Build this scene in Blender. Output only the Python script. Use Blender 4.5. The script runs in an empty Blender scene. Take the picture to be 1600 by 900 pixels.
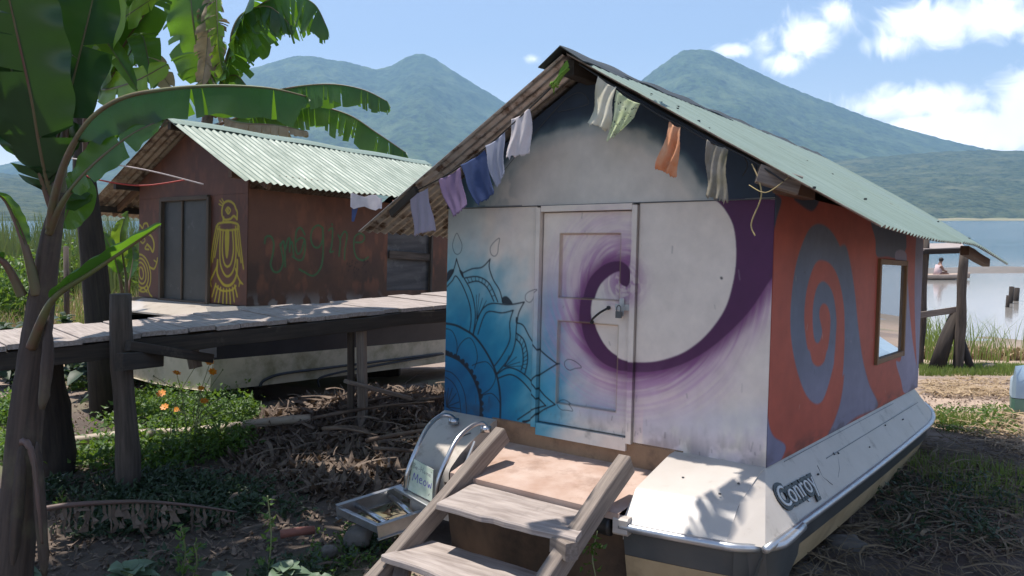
import bpy, bmesh, math, random
import numpy as np
from mathutils import Vector, Matrix
random.seed(7); rng = np.random.default_rng(7)
S = bpy.context.scene
C = S.collection
# ------------------------------------------------------------------ camera
FPX = 1230.0
PITCH = math.atan((450-343)/FPX)
CAM = np.array([0, 0, 1.95])
cd = bpy.data.cameras.new('camera'); cam = bpy.data.objects.new('camera', cd); C.objects.link(cam)
cd.sensor_width = 36; cd.lens = 36*FPX/1600; cd.clip_start = .05; cd.clip_end = 60000
cam.location = CAM; cam.rotation_euler = (math.pi/2-PITCH, 0, 0); S.camera = cam
Fw = np.array([0, math.cos(PITCH), -math.sin(PITCH)]); Up = np.array([0, math.sin(PITCH), math.cos(PITCH)]); Rt = np.array([1., 0, 0])
def ray(x, y): return ((x-800)*Rt+(450-y)*Up)/FPX+Fw
def P(x, y, d): return CAM+ray(x, y)*d
def G(x, y, z=0.):
    r = ray(x, y); return CAM+r*((z-CAM[2])/r[2])
def n_(v): v = np.asarray(v, float); return v/np.linalg.norm(v)
# ------------------------------------------------------------------ world, sun, exposure
SUN = n_([-.25, .13, 1.0])
W_ = bpy.data.worlds.new('World'); S.world = W_; W_.use_nodes = True
nt = W_.node_tree; nt.nodes.clear()
def N(nt, t, **k):
    n = nt.nodes.new(t)
    for a, b in k.items(): setattr(n, a, b)
    return n
def link(nt, a, b): nt.links.new(a, b)
def val(nt, op, a, b=None, c=None, clamp=False):
    m = N(nt, 'ShaderNodeMath', operation=op, use_clamp=clamp)
    for i, v in enumerate((a, b, c)):
        if v is None: continue
        if hasattr(v, 'links'): link(nt, v, m.inputs[i])
        else: m.inputs[i].default_value = v
    return m.outputs[0]
sky = N(nt, 'ShaderNodeTexSky', sky_type='NISHITA'); sky.sun_disc = False
sky.sun_elevation = math.asin(SUN[2]); sky.sun_rotation = math.atan2(SUN[0], SUN[1])
sky.altitude = 1500; sky.air_density = 1.0; sky.dust_density = .6; sky.ozone_density = 1.2
tc = N(nt, 'ShaderNodeTexCoord'); sx = N(nt, 'ShaderNodeSeparateXYZ'); link(nt, tc.outputs['Generated'], sx.inputs[0])
yy = val(nt, 'MAXIMUM', sx.outputs[1], .05)
cx = val(nt, 'DIVIDE', sx.outputs[0], yy); cz = val(nt, 'DIVIDE', sx.outputs[2], yy)
front = val(nt, 'GREATER_THAN', sx.outputs[1], .06)
cloudm = None
for (px, py, rx, ry, a) in [(1262, 50, 70, 70, .95), (1228, 98, 50, 32, .8), (1300, 20, 60, 45, .8), (1450, 40, 130, 62, 1.0), (1400, 70, 80, 40, .8), (1560, 25, 130, 70, 1.), (1450, 160, 200, 44, 1.), (1520, 205, 190, 52, 1.5), (1375, 170, 90, 34, .9), (1640, 170, 150, 100, 1.3), (834, 92, 30, 14, .55), (1145, 80, 48, 18, .8), (1195, 62, 45, 50, .55), (1330, 30, 60, 50, .5)]:
    r = ray(px, py); X, Z = r[0]/r[1], r[2]/r[1]
    a1 = val(nt, 'DIVIDE', val(nt, 'SUBTRACT', cx, X), rx/FPX); b1 = val(nt, 'DIVIDE', val(nt, 'SUBTRACT', cz, Z), ry/FPX)
    d = val(nt, 'SQRT', val(nt, 'ADD', val(nt, 'MULTIPLY', a1, a1), val(nt, 'MULTIPLY', b1, b1)))
    m = val(nt, 'MULTIPLY', val(nt, 'SUBTRACT', 1.0, d, clamp=True), a)
    cloudm = m if cloudm is None else val(nt, 'MAXIMUM', cloudm, m)
cv = N(nt, 'ShaderNodeCombineXYZ'); link(nt, cx, cv.inputs[0]); link(nt, cz, cv.inputs[2])
nz = N(nt, 'ShaderNodeTexNoise'); nz.inputs['Scale'].default_value = 17; nz.inputs['Detail'].default_value = 9; nz.inputs['Roughness'].default_value = .62; nz.inputs['Distortion'].default_value = .9
link(nt, cv.outputs[0], nz.inputs['Vector'])
cm = val(nt, 'ADD', val(nt, 'MULTIPLY', cloudm, 1.6), val(nt, 'MULTIPLY', val(nt, 'SUBTRACT', nz.outputs[0], .5), 2.3))
mr = N(nt, 'ShaderNodeMapRange', interpolation_type='SMOOTHSTEP'); mr.inputs['From Min'].default_value = .36; mr.inputs['From Max'].default_value = 1.25
link(nt, cm, mr.inputs['Value'])
gate = val(nt, 'GREATER_THAN', cloudm, .02)
gate2 = N(nt, 'ShaderNodeMapRange', interpolation_type='SMOOTHSTEP'); gate2.inputs['From Min'].default_value = 0.; gate2.inputs['From Max'].default_value = .28; link(nt, cloudm, gate2.inputs['Value'])
fac = val(nt, 'MULTIPLY', val(nt, 'MULTIPLY', mr.outputs[0], gate2.outputs[0]), val(nt, 'MULTIPLY', front, .93))
nz2 = N(nt, 'ShaderNodeTexNoise'); nz2.inputs['Scale'].default_value = 9; nz2.inputs['Detail'].default_value = 5; link(nt, cv.outputs[0], nz2.inputs['Vector'])
crp = N(nt, 'ShaderNodeMix', data_type='RGBA'); link(nt, nz2.outputs[0], crp.inputs[0])
crp.inputs[6].default_value = (9.5, 9.5, 10.2, 1); crp.inputs[7].default_value = (15.5, 15., 14.6, 1)
skc = N(nt, 'ShaderNodeMix', data_type='RGBA', blend_type='MULTIPLY'); skc.inputs[0].default_value = 1
link(nt, sky.outputs[0], skc.inputs[6]); skc.inputs[7].default_value = (1.42, 1.15, 1.03, 1)
mx = N(nt, 'ShaderNodeMix', data_type='RGBA'); link(nt, fac, mx.inputs[0]); link(nt, skc.outputs[2], mx.inputs[6]); link(nt, crp.outputs[2], mx.inputs[7])
bg = N(nt, 'ShaderNodeBackground'); bg.inputs['Strength'].default_value = .110
link(nt, mx.outputs[2], bg.inputs[0]); ow = N(nt, 'ShaderNodeOutputWorld'); link(nt, bg.outputs[0], ow.inputs[0])
ld = bpy.data.lights.new('sun', 'SUN'); ld.energy = 3.7; ld.angle = math.radians(.55); ld.color = (1, .94, .86)
lo = bpy.data.objects.new('sun', ld); C.objects.link(lo); lo.rotation_euler = Vector(SUN).to_track_quat('Z', 'Y').to_euler()
S.view_settings.view_transform = 'Standard'; S.view_settings.look = 'None'; S.view_settings.gamma = 1; S.view_settings.exposure = 1.0
S.render.engine = 'CYCLES'
S.cycles.volume_bounces = 0; S.cycles.max_bounces = 8; S.cycles.transparent_max_bounces = 16
# ------------------------------------------------------------------ helpers
def lin(c):
    c = np.asarray(c, float)/255.; return np.where(c <= .04045, c/12.92, ((c+.055)/1.055)**2.4)
def spl(pts, n=8, closed=False):
    p = [np.asarray(q, float) for q in pts]; out = []; L = len(p)
    rngi = range(L if closed else L-1)
    for i in rngi:
        if closed: a, b, c, d = p[i-1], p[i], p[(i+1) % L], p[(i+2) % L]
        else: a, b, c, d = p[max(i-1, 0)], p[i], p[i+1], p[min(i+2, L-1)]
        for k in range(n):
            t = k/n; out.append(.5*((2*b)+(c-a)*t+(2*a-5*b+4*c-d)*t*t+(3*b-a-3*c+d)*t**3))
    if not closed: out.append(p[-1])
    return np.array(out)
class MB:
    def __init__(s): s.v = []; s.f = []; s.m = []; s.g = []; s.c = []; s.n = 0
    def add(s, verts, faces, mi=0, gc=None, col=None):
        verts = np.asarray(verts, float).reshape(-1, 3); s.v.append(verts)
        s.g.append(np.asarray(gc, float).reshape(-1, 3) if gc is not None else np.zeros((len(verts), 3)))
        s.c.append(np.asarray(col, float).reshape(-1, 3) if col is not None else np.ones((len(verts), 3))*.5)
        for f in faces: s.f.append([i+s.n for i in f]); s.m.append(mi)
        s.n += len(verts)
    def beam(s, p0, p1, w, h, up=(0, 0, 1), mi=0, bev=.004, w2=None, h2=None, rough=0.):
        p0 = np.asarray(p0, float); p1 = np.asarray(p1, float); L = np.linalg.norm(p1-p0); t = (p1-p0)/L
        sd = n_(np.cross(t, up)); u = np.cross(sd, t); w2 = w2 or w; h2 = h2 or h; r = random.random()*20
        b = bev; ns = max(2, int(L/.25)+1) if rough else 2; vs = []; gc = []
        ring = [(-1, -1, 1, 0), (-1, -1, 0, 1), (-1, 1, 0, -1), (-1, 1, 1, 0), (1, 1, -1, 0), (1, 1, 0, -1), (1, -1, 0, 1), (1, -1, -1, 0)]
        for k in range(ns):
            f = k/(ns-1); ww = w/2*(1-f)+w2/2*f; hh = h/2*(1-f)+h2/2*f
            jx, jy = (random.uniform(-rough, rough), random.uniform(-rough, rough)) if rough else (0, 0)
            for (a, c, dx, dy) in ring:
                x = a*ww+dx*b+jx; y = c*hh+dy*b+jy
                vs.append(p0+t*L*f+sd*x+u*y); gc.append((r+L*f, x+r, y))
        fs = []
        for k in range(ns-1):
            for i in range(8): j = (i+1) % 8; fs.append([k*8+i, k*8+j, (k+1)*8+j, (k+1)*8+i])
        fs.append(list(range(7, -1, -1))); fs.append([(ns-1)*8+i for i in range(8)])
        s.add(vs, fs, mi, gc)
    def tube(s, pts, r, n=8, mi=0, cap=True, jit=0., col=None):
        pts = np.asarray(pts, float); m = len(pts); r = np.broadcast_to(r, (m,)) if np.ndim(r) else np.full(m, r)
        T = np.gradient(pts, axis=0); T /= np.linalg.norm(T, axis=1)[:, None]+1e-12
        a = np.array([0, 0, 1.]) if abs(T[0][2]) < .9 else np.array([1., 0, 0]); nn = n_(np.cross(T[0], a)); vs = []; gc = []; l = random.random()*20
        for i in range(m):
            nn = nn-T[i]*(nn@T[i]); nn = n_(nn); bb = np.cross(T[i], nn)
            if i: l += np.linalg.norm(pts[i]-pts[i-1])
            for k in range(n):
                th = 2*math.pi*k/n; rr = r[i]*(1+(random.uniform(-jit, jit) if jit else 0))
                vs.append(pts[i]+rr*(math.cos(th)*nn+math.sin(th)*bb)); gc.append((l, rr*math.cos(th), rr*math.sin(th)))
        fs = [[i*n+k, i*n+(k+1) % n, (i+1)*n+(k+1) % n, (i+1)*n+k] for i in range(m-1) for k in range(n)]
        if cap: fs.append(list(range(n-1, -1, -1))); fs.append([(m-1)*n+k for k in range(n)])
        s.add(vs, fs, mi, gc, None if col is None else np.tile(col, (len(vs), 1)))
    def grid(s, Pts, mi=0, gc=None, col=None, flip=False):
        Pts = np.asarray(Pts, float); a, b = Pts.shape[:2]
        idx = np.arange(a*b).reshape(a, b); q = np.stack([idx[:-1, :-1], idx[:-1, 1:], idx[1:, 1:], idx[1:, :-1]], -1).reshape(-1, 4)
        if flip: q = q[:, ::-1]
        s.add(Pts.reshape(-1, 3), q.tolist(), mi, gc if gc is None else np.asarray(gc).reshape(-1, 3), col if col is None else np.asarray(col).reshape(-1, 3))
    def poly(s, pts, mi=0, gc=None): s.add(pts, [list(range(len(pts)))], mi, gc)
    def prism(s, pts, d, mi=0):
        pts = np.asarray(pts, float); n = len(pts); q = pts+np.asarray(d, float)
        fs = [list(range(n)), list(range(2*n-1, n-1, -1))]+[[i, n+i, n+(i+1) % n, (i+1) % n] for i in range(n)]
        s.add(np.vstack([pts, q]), fs, mi, np.vstack([pts, q]))
    def build(s, name, mats, parent=None, smooth=False, auto=False):
        V = np.vstack(s.v); off = np.zeros(3)
        root = parent
        while root is not None and root.parent is not None: root = root.parent
        if root is not None: off = np.array(root.location)
        me = bpy.data.meshes.new(name); me.from_pydata((V-off).tolist(), [], s.f)
        mats = mats if isinstance(mats, (list, tuple)) else [mats]
        for m in mats: me.materials.append(m)
        me.polygons.foreach_set('material_index', np.array(s.m, dtype=np.int32))
        me.polygons.foreach_set('use_smooth', np.full(len(s.f), smooth or auto, dtype=bool))
        at = me.attributes.new('gc', 'FLOAT_VECTOR', 'POINT'); at.data.foreach_set('vector', np.vstack(s.g).astype(np.float32).ravel())
        ca = me.attributes.new('Col', 'FLOAT_COLOR', 'POINT'); cc = np.vstack(s.c); ca.data.foreach_set('color', np.hstack([cc, np.ones((len(cc), 1))]).astype(np.float32).ravel())
        me.update()
        if auto:
            try: me.set_sharp_from_angle(angle=math.radians(35))
            except Exception: pass
        o = bpy.data.objects.new(name, me); C.objects.link(o)
        if parent is not None: o.parent = parent
        return o
def thing(name, label, cat, loc=(0, 0, 0), group=None):
    o = bpy.data.objects.new(name, None); C.objects.link(o); o.location = tuple(float(x) for x in loc); o.empty_display_size = .1
    return tag(o, label, cat, group)
def tag(o, label, cat, group=None, kind=None):
    if label: o['label'] = label
    if cat: o['category'] = cat
    if group: o['group'] = group
    if kind: o['kind'] = kind
    return o
def struct(o, label=None, cat=None): o['kind'] = 'structure'; tag(o, label, cat); return o
def dup(o, loc, rz=0, sc=1, label=None):
    r = o.copy(); C.objects.link(r); r.location = tuple(float(x) for x in loc); r.rotation_euler = (0, 0, rz); r.scale = (sc, sc, sc)
    if label: r['label'] = label
    for ch in list(o.children):
        c = ch.copy(); C.objects.link(c); c.parent = r
        for g in list(ch.children):
            d = g.copy(); C.objects.link(d); d.parent = c
    return r
# ---- materials
def mat(name, c1, c2=None, scale=5, rough=.6, metal=0, coord='Object', stretch=(1, 1, 1), bump=.0, bscale=None, c3=None, s3=1.5, t3=(.55, .7), vcol=False, spec=.5, detail=6, trans=0, tcol=None, dist=0., f1=(.3, .7), rvar=0., wave=None):
    m = bpy.data.materials.new(name); m.use_nodes = True; nt = m.node_tree; nt.nodes.clear()
    out = N(nt, 'ShaderNodeOutputMaterial'); b = N(nt, 'ShaderNodeBsdfPrincipled'); link(nt, b.outputs[0], out.inputs[0])
    b.inputs['Roughness'].default_value = rough; b.inputs['Metallic'].default_value = metal; b.inputs['Specular IOR Level'].default_value = spec
    if coord == 'gc': tcn = N(nt, 'ShaderNodeAttribute', attribute_name='gc'); co = tcn.outputs['Vector']
    else: tcn = N(nt, 'ShaderNodeTexCoord'); co = tcn.outputs[coord]
    mp = N(nt, 'ShaderNodeMapping'); mp.inputs['Scale'].default_value = stretch; link(nt, co, mp.inputs[0]); co2 = mp.outputs[0]
    def noise(sc, det=detail, d=dist, c=co2, r=.6):
        z = N(nt, 'ShaderNodeTexNoise'); z.inputs['Scale'].default_value = sc; z.inputs['Detail'].default_value = det; z.inputs['Distortion'].default_value = d; z.inputs['Roughness'].default_value = r
        link(nt, c, z.inputs['Vector']); return z.outputs[0]
    def mrange(x, a, b2, lo=0, hi=1):
        q = N(nt, 'ShaderNodeMapRange'); q.inputs['From Min'].default_value = a; q.inputs['From Max'].default_value = b2; q.inputs['To Min'].default_value = lo; q.inputs['To Max'].default_value = hi
        link(nt, x, q.inputs['Value']); return q.outputs[0]
    def mix(f, a, b2, mode='MIX'):
        q = N(nt, 'ShaderNodeMix', data_type='RGBA', blend_type=mode)
        for i, v in ((0, f), (6, a), (7, b2)):
            if hasattr(v, 'links'): link(nt, v, q.inputs[i])
            else: q.inputs[i].default_value = v if i == 0 else (*v[:3], 1)
        return q.outputs[2]
    n1 = noise(scale); c2 = c2 if c2 is not None else c1
    if vcol:
        at = N(nt, 'ShaderNodeAttribute', attribute_name='Col')
        k = mrange(n1, f1[0], f1[1], .90, 1.06); kv = N(nt, 'ShaderNodeCombineColor')
        for i in range(3): link(nt, k, kv.inputs[i])
        col = mix(1.0, at.outputs['Color'], kv.outputs[0], 'MULTIPLY')
    else: col = mix(mrange(n1, *f1), c1, c2)
    if c3 is not None:
        n3 = noise(s3, 8, 0, co if coord != 'gc' else co, .7); col = mix(mrange(n3, *t3), col, c3)
    if wave:
        wv = N(nt, 'ShaderNodeTexWave', wave_type='BANDS', bands_direction='X'); wv.inputs['Scale'].default_value = wave[0]; wv.inputs['Distortion'].default_value = wave[1]; wv.inputs['Detail'].default_value = 2
        link(nt, co2, wv.inputs[0]); col = mix(mrange(wv.outputs['Fac'], 0, 1, 0, wave[3]), col, wave[2])
    link(nt, col, b.inputs['Base Color'])
    if rvar: link(nt, mrange(n1, .3, .7, rough-rvar, rough+rvar), b.inputs['Roughness'])
    if bump:
        bn = N(nt, 'ShaderNodeBump'); bn.inputs['Strength'].default_value = min(1, bump*20); bn.inputs['Distance'].default_value = bump
        link(nt, noise(bscale or scale*3, 5), bn.inputs['Height']); link(nt, bn.outputs[0], b.inputs['Normal'])
    if trans:
        tr = N(nt, 'ShaderNodeBsdfTranslucent'); 
        if tcol is not None:
            tm = mix(1.0, mix(.6, col, (1, 1, 1)), tcol, 'MULTIPLY'); tr.inputs[0].default_value = (*tcol, 1); link(nt, mix(mrange(n1, *f1), tcol, tuple(x*.7 for x in tcol)), tr.inputs[0])
        else: link(nt, col, tr.inputs[0])
        ms = N(nt, 'ShaderNodeMixShader'); ms.inputs[0].default_value = trans
        link(nt, b.outputs[0], ms.inputs[1]); link(nt, tr.outputs[0], ms.inputs[2]); link(nt, ms.outputs[0], out.inputs[0])
    m['bsdf'] = b.name
    return m
M = {}
M['wood'] = mat('weathered_wood', (.27, .22, .185), (.12, .095, .08), 7, .8, coord='gc', stretch=(.5, 9, 9), bump=.004, bscale=14, c3=(.09, .075, .065), s3=4, t3=(.55, .8))
M['plank'] = mat('bleached_plank', (.45, .385, .35), (.22, .18, .16), 6, .8, coord='gc', stretch=(.6, 9, 9), bump=.003, bscale=14, c3=(.12, .105, .095), s3=5, t3=(.58, .8))
M['darkwood'] = mat('dark_wood', (.06, .045, .034), (.022, .018, .015), 5, .85, coord='gc', stretch=(.5, 8, 8), bump=.004, c3=(.16, .13, .10), s3=3, t3=(.6, .8))
M['brownwood'] = mat('brown_timber', (.16, .085, .045), (.09, .045, .028), 5, .7, coord='gc', stretch=(.5, 8, 8), bump=.002)
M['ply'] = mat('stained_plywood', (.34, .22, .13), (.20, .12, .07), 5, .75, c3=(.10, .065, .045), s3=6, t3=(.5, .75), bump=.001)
M['plyshade'] = mat('shaded_transom_plywood', (.12, .075, .045), (.06, .038, .025), 5, .8, c3=(.02, .014, .01), s3=3, t3=(.5, .75))  # plywood darkened for the shade under the tread
M['pinkdeck'] = mat('faded_pink_deck', (.50, .38, .32), (.38, .25, .19), 6, .8, c3=(.22, .13, .09), s3=3.5, t3=(.55, .8), bump=.002, bscale=60)
M['green'] = mat('green_roof_paint', (.225, .29, .245), (.155, .21, .175), 5, .55, coord='gc', stretch=(3.5, .35, 1), c3=(.12, .12, .085), s3=5, t3=(.6, .78), bump=.0008, rvar=.1)
M['green2'] = mat('pale_green_roof_paint', (.20, .265, .215), (.14, .19, .15), 5, .55, coord='gc', stretch=(3., .35, 1), c3=(.14, .13, .10), s3=3, t3=(.6, .8), rvar=.1)
M['rust'] = mat('rusty_galvanised_sheet', (.46, .41, .36), (.26, .18, .13), 9, .5, metal=.3, c3=(.10, .06, .045), s3=5, t3=(.48, .62), bump=.001)
M['galv'] = mat('galvanised_sheet', (.60, .58, .55), (.42, .36, .31), 9, .4, metal=.6, coord='gc', c3=(.13, .08, .055), s3=7, t3=(.5, .62), bump=.001)
M['tar'] = mat('black_ridge_felt', (.018, .024, .024), (.045, .05, .046), 8, .6, bump=.004)
M['mural'] = mat('painted_wall', (1, 1, 1), scale=9, rough=.62, vcol=True, bump=.0012, bscale=60, c3=None)
M['rustwall'] = mat('rusty_brown_wall', (1, 1, 1), scale=4, rough=.7, vcol=True, bump=.002, bscale=20, c3=(.03, .016, .012), s3=1.6, t3=(.5, .75))
M['gel'] = mat('cream_gelcoat', (.52, .465, .41), (.43, .38, .325), 3, .38, c3=(.20, .155, .12), s3=6, t3=(.57, .75), bump=.0006)
M['gelw'] = mat('white_gelcoat', (.52, .475, .43), (.45, .405, .36), 3, .4, c3=(.27, .22, .17), s3=6, t3=(.6, .78), bump=.0008)
M['band'] = mat('slate_hull_band', (.055, .062, .066), (.085, .09, .09), 5, .4, c3=(.13, .115, .10), s3=4, t3=(.6, .85))
M['hullbot'] = mat('stained_tan_hull', (.46, .35, .21), (.34, .25, .14), 4, .6, c3=(.14, .10, .06), s3=3, t3=(.5, .8), bump=.001)
M['steel'] = mat('brushed_steel', (.62, .63, .65), (.5, .5, .52), 20, .28, metal=1)
M['alu'] = mat('scuffed_aluminium', (.52, .52, .52), (.36, .36, .37), 12, .42, metal=.9, c3=(.2, .18, .16), s3=8, t3=(.6, .8))
M['railm'] = mat('dull_rub_rail', (.55, .57, .60), (.40, .42, .45), 14, .35, metal=.8)
M['black'] = mat('black_rubber', (.012, .012, .013), (.02, .02, .02), 10, .5)
M['blackp'] = mat('black_emblem', (.01, .01, .01), None, 10, .4)
M['whitep'] = mat('white_emblem_edge', (.6, .6, .58), None, 10, .5)
M['trim'] = mat('ochre_window_frame', (.25, .13, .05), (.15, .075, .03), 8, .6, coord='gc', stretch=(.6, 8, 8))
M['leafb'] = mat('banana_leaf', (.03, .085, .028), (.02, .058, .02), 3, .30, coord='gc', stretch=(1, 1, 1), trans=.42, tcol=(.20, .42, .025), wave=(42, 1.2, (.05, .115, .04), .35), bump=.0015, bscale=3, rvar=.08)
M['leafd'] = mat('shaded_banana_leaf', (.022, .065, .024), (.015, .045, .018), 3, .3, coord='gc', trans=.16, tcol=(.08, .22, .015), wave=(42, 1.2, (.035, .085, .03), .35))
M['leafy'] = mat('young_banana_leaf', (.10, .20, .035), (.06, .14, .025), 3, .42, coord='gc', trans=.55, tcol=(.36, .56, .04), wave=(42, 1.2, (.14, .25, .06), .4))
M['leafdry'] = mat('dry_banana_leaf', (.36, .29, .19), (.20, .15, .09), 6, .8, coord='gc', trans=.25, tcol=(.4, .3, .15))
M['rib'] = mat('banana_midrib', (.13, .17, .06), (.09, .11, .045), 3, .5, coord='gc', c3=(.14, .065, .05), s3=1.2, t3=(.4, .6))
M['petiole'] = mat('red_banana_petiole', (.15, .085, .075), (.085, .06, .045), 3, .5, coord='gc')
M['trunk'] = mat('banana_trunk', (.095, .062, .046), (.03, .02, .016), 4, .75, coord='gc', stretch=(.5, 9, 9), bump=.014, bscale=10, c3=(.12, .10, .06), s3=2, t3=(.5, .7))
M['bark'] = mat('dark_bark', (.05, .038, .03), (.02, .015, .013), 6, .9, coord='gc', stretch=(.6, 6, 6), bump=.012, bscale=10)
M['post'] = mat('rough_post', (.12, .092, .074), (.035, .028, .023), 5, .9, coord='gc', stretch=(.5, 6, 6), bump=.008, bscale=9)
M['bamboo'] = mat('weathered_bamboo', (.50, .42, .33), (.33, .26, .19), 5, .6, coord='gc', stretch=(.6, 5, 5), c3=(.16, .12, .09), s3=5, t3=(.6, .8))
def leafmat(n, c1, c2, tc, tr=.3, r=.5): return mat(n, c1, c2, 2.3, r, coord='gc', trans=tr, tcol=tc, f1=(.35, .65))
M['weed'] = leafmat('weed_leaf', (.09, .17, .03), (.045, .095, .018), (.24, .40, .04), .35)
M['kale'] = leafmat('kale_leaf', (.022, .045, .018), (.045, .07, .036), (.10, .20, .06), .15, .55)
M['succ'] = leafmat('grey_green_succulent', (.13, .19, .12), (.09, .14, .075), (.2, .3, .1), .12, .5)
M['grass'] = leafmat('grass_blade', (.13, .22, .04), (.24, .26, .09), (.30, .42, .06), .35, .6)
M['reed'] = leafmat('reed_blade', (.085, .14, .045), (.17, .19, .08), (.2, .28, .06), .3, .6)
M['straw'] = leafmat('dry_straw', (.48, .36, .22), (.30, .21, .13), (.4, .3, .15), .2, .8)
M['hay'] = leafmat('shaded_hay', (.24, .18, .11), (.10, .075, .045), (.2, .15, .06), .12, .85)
M['litter'] = leafmat('dry_leaf', (.25, .185, .14), (.075, .05, .038), (.2, .13, .07), .12, .8)
M['stem'] = mat('green_stem', (.16, .22, .08), (.22, .22, .12), 5, .6, coord='gc')
M['petal'] = mat('orange_petal', (.80, .24, .015), (.85, .33, .02), 5, .5, trans=.3, tcol=(.9, .35, .03))
M['yel'] = mat('yellow_center', (.7, .42, .03), None, 5, .6)
M['stone'] = mat('grey_stone', (.17, .15, .13), (.07, .06, .052), 6, .9, bump=.012, bscale=12)
# ------------------------------------------------------------------ numpy noise
def vnoise(x, y, seed=0):
    r = np.random.default_rng(seed); T = r.random((256, 256)); xi = np.floor(x).astype(int); yi = np.floor(y).astype(int); fx = x-xi; fy = y-yi
    fx = fx*fx*(3-2*fx); fy = fy*fy*(3-2*fy); a = T[xi % 256, yi % 256]; b = T[(xi+1) % 256, yi % 256]; c = T[xi % 256, (yi+1) % 256]; d = T[(xi+1) % 256, (yi+1) % 256]
    return (a*(1-fx)+b*fx)*(1-fy)+(c*(1-fx)+d*fx)*fy
def fbm(x, y, o=4, seed=0):
    s = 0; a = .5; t = 0
    for k in range(o): s = s+a*vnoise(x*2**k+17*k, y*2**k+31*k, seed+k); t += a; a *= .5
    return s/t
def sst(a, b, x): t = np.clip((x-a)/(b-a), 0, 1); return t*t*(3-2*t)
LAKE = -1.05
def gh(x, y):
    x = np.asarray(x, float); y = np.asarray(y, float)
    s = 20+50*sst(-2, -9, x); t = sst(6.5, 1, 0)*0+sst(6.5, s, y)
    z = -.03-1.03*t-np.clip(y-s, 0, 60)*.04
    near = (1-sst(40, 90, np.abs(x)))*(1-sst(30, 60, y))
    z = z+near*((fbm(x*.9, y*.9, 4, 3)-.5)*.10+(fbm(x*5, y*5, 3, 9)-.5)*.03)
    # debris heap between the two boats
    z = z+.16*np.exp(-(((x+1.6)/1.1)**2+((y-7.9)/1.0)**2))
    return z
# ------------------------------------------------------------------ ground
def axis(lo, hi, d, far, g=1.22):
    a = list(np.arange(lo, hi+1e-6, d)); s = d; x = hi
    while x < far: s *= g; x += s; a.append(x)
    s = d; x = lo
    while x > -far: s *= g; x -= s; a.insert(0, x)
    return np.array(a)
gx = np.unique(np.clip(axis(-9, 11, .07, 14000), -10800, 10800)); gy = np.unique(np.clip(axis(1.5, 18, .07, 14000), -2800, 9200))
X, Y = np.meshgrid(gx, gy, indexing='ij'); Z = gh(X, Y)
g = MB()
dirt = np.array([.27, .205, .165]); straw = np.array([.40, .30, .225]); shade_soil = np.array([.055, .041, .032]); grn = np.array([.14, .17, .06])
n1 = fbm(X*.8, Y*.8, 4, 21)[..., None]; n2 = fbm(X*3, Y*3, 4, 22)[..., None]
wst = (sst(2.2, 3.6, X)*sst(5, 8, Y))[..., None]*sst(.38, .55, n1)
col = dirt*(.8+.4*n2); col = col*(1-wst)+straw*(.85+.3*n2)*wst
wshade = ((1-sst(-1.2, -.2, X))*(1-sst(7.5, 9.5, Y)))[..., None]*.85; col = col*(1-wshade)+shade_soil*(.8+.4*n2)*wshade  # dark soil whose colour also carries the deep shade at lower left
wg = sst(.62, .74, fbm(X*.6+9, Y*.6, 4, 33))[..., None]*.5; col = col*(1-wg)+grn*wg
ls = (sst(-7, -9, X)*0+(1-sst(-5.5, -3.5, X))*sst(9, 12, Y))[..., None]; col = col*(1-ls)+np.array([.42, .31, .20])*ls
rs_ = ((1-sst(6.3, 8, Y))*sst(.5, 1.5, X))[..., None]*.85; col = col*(1-rs_)+shade_soil*(.8+.4*n2)*rs_  # same dark soil tone carries the shade right of the hull
mud = (sst(17, 19.5, Y)*sst(-4, -2, X))[..., None]; col = col*(1-mud)+np.array([.22, .18, .14])*mud
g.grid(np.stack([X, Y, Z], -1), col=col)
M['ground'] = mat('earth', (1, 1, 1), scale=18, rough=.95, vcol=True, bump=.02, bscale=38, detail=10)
struct(g.build('ground', M['ground'], smooth=True), 'brown earth slope running down to the lake', 'ground')
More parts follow.
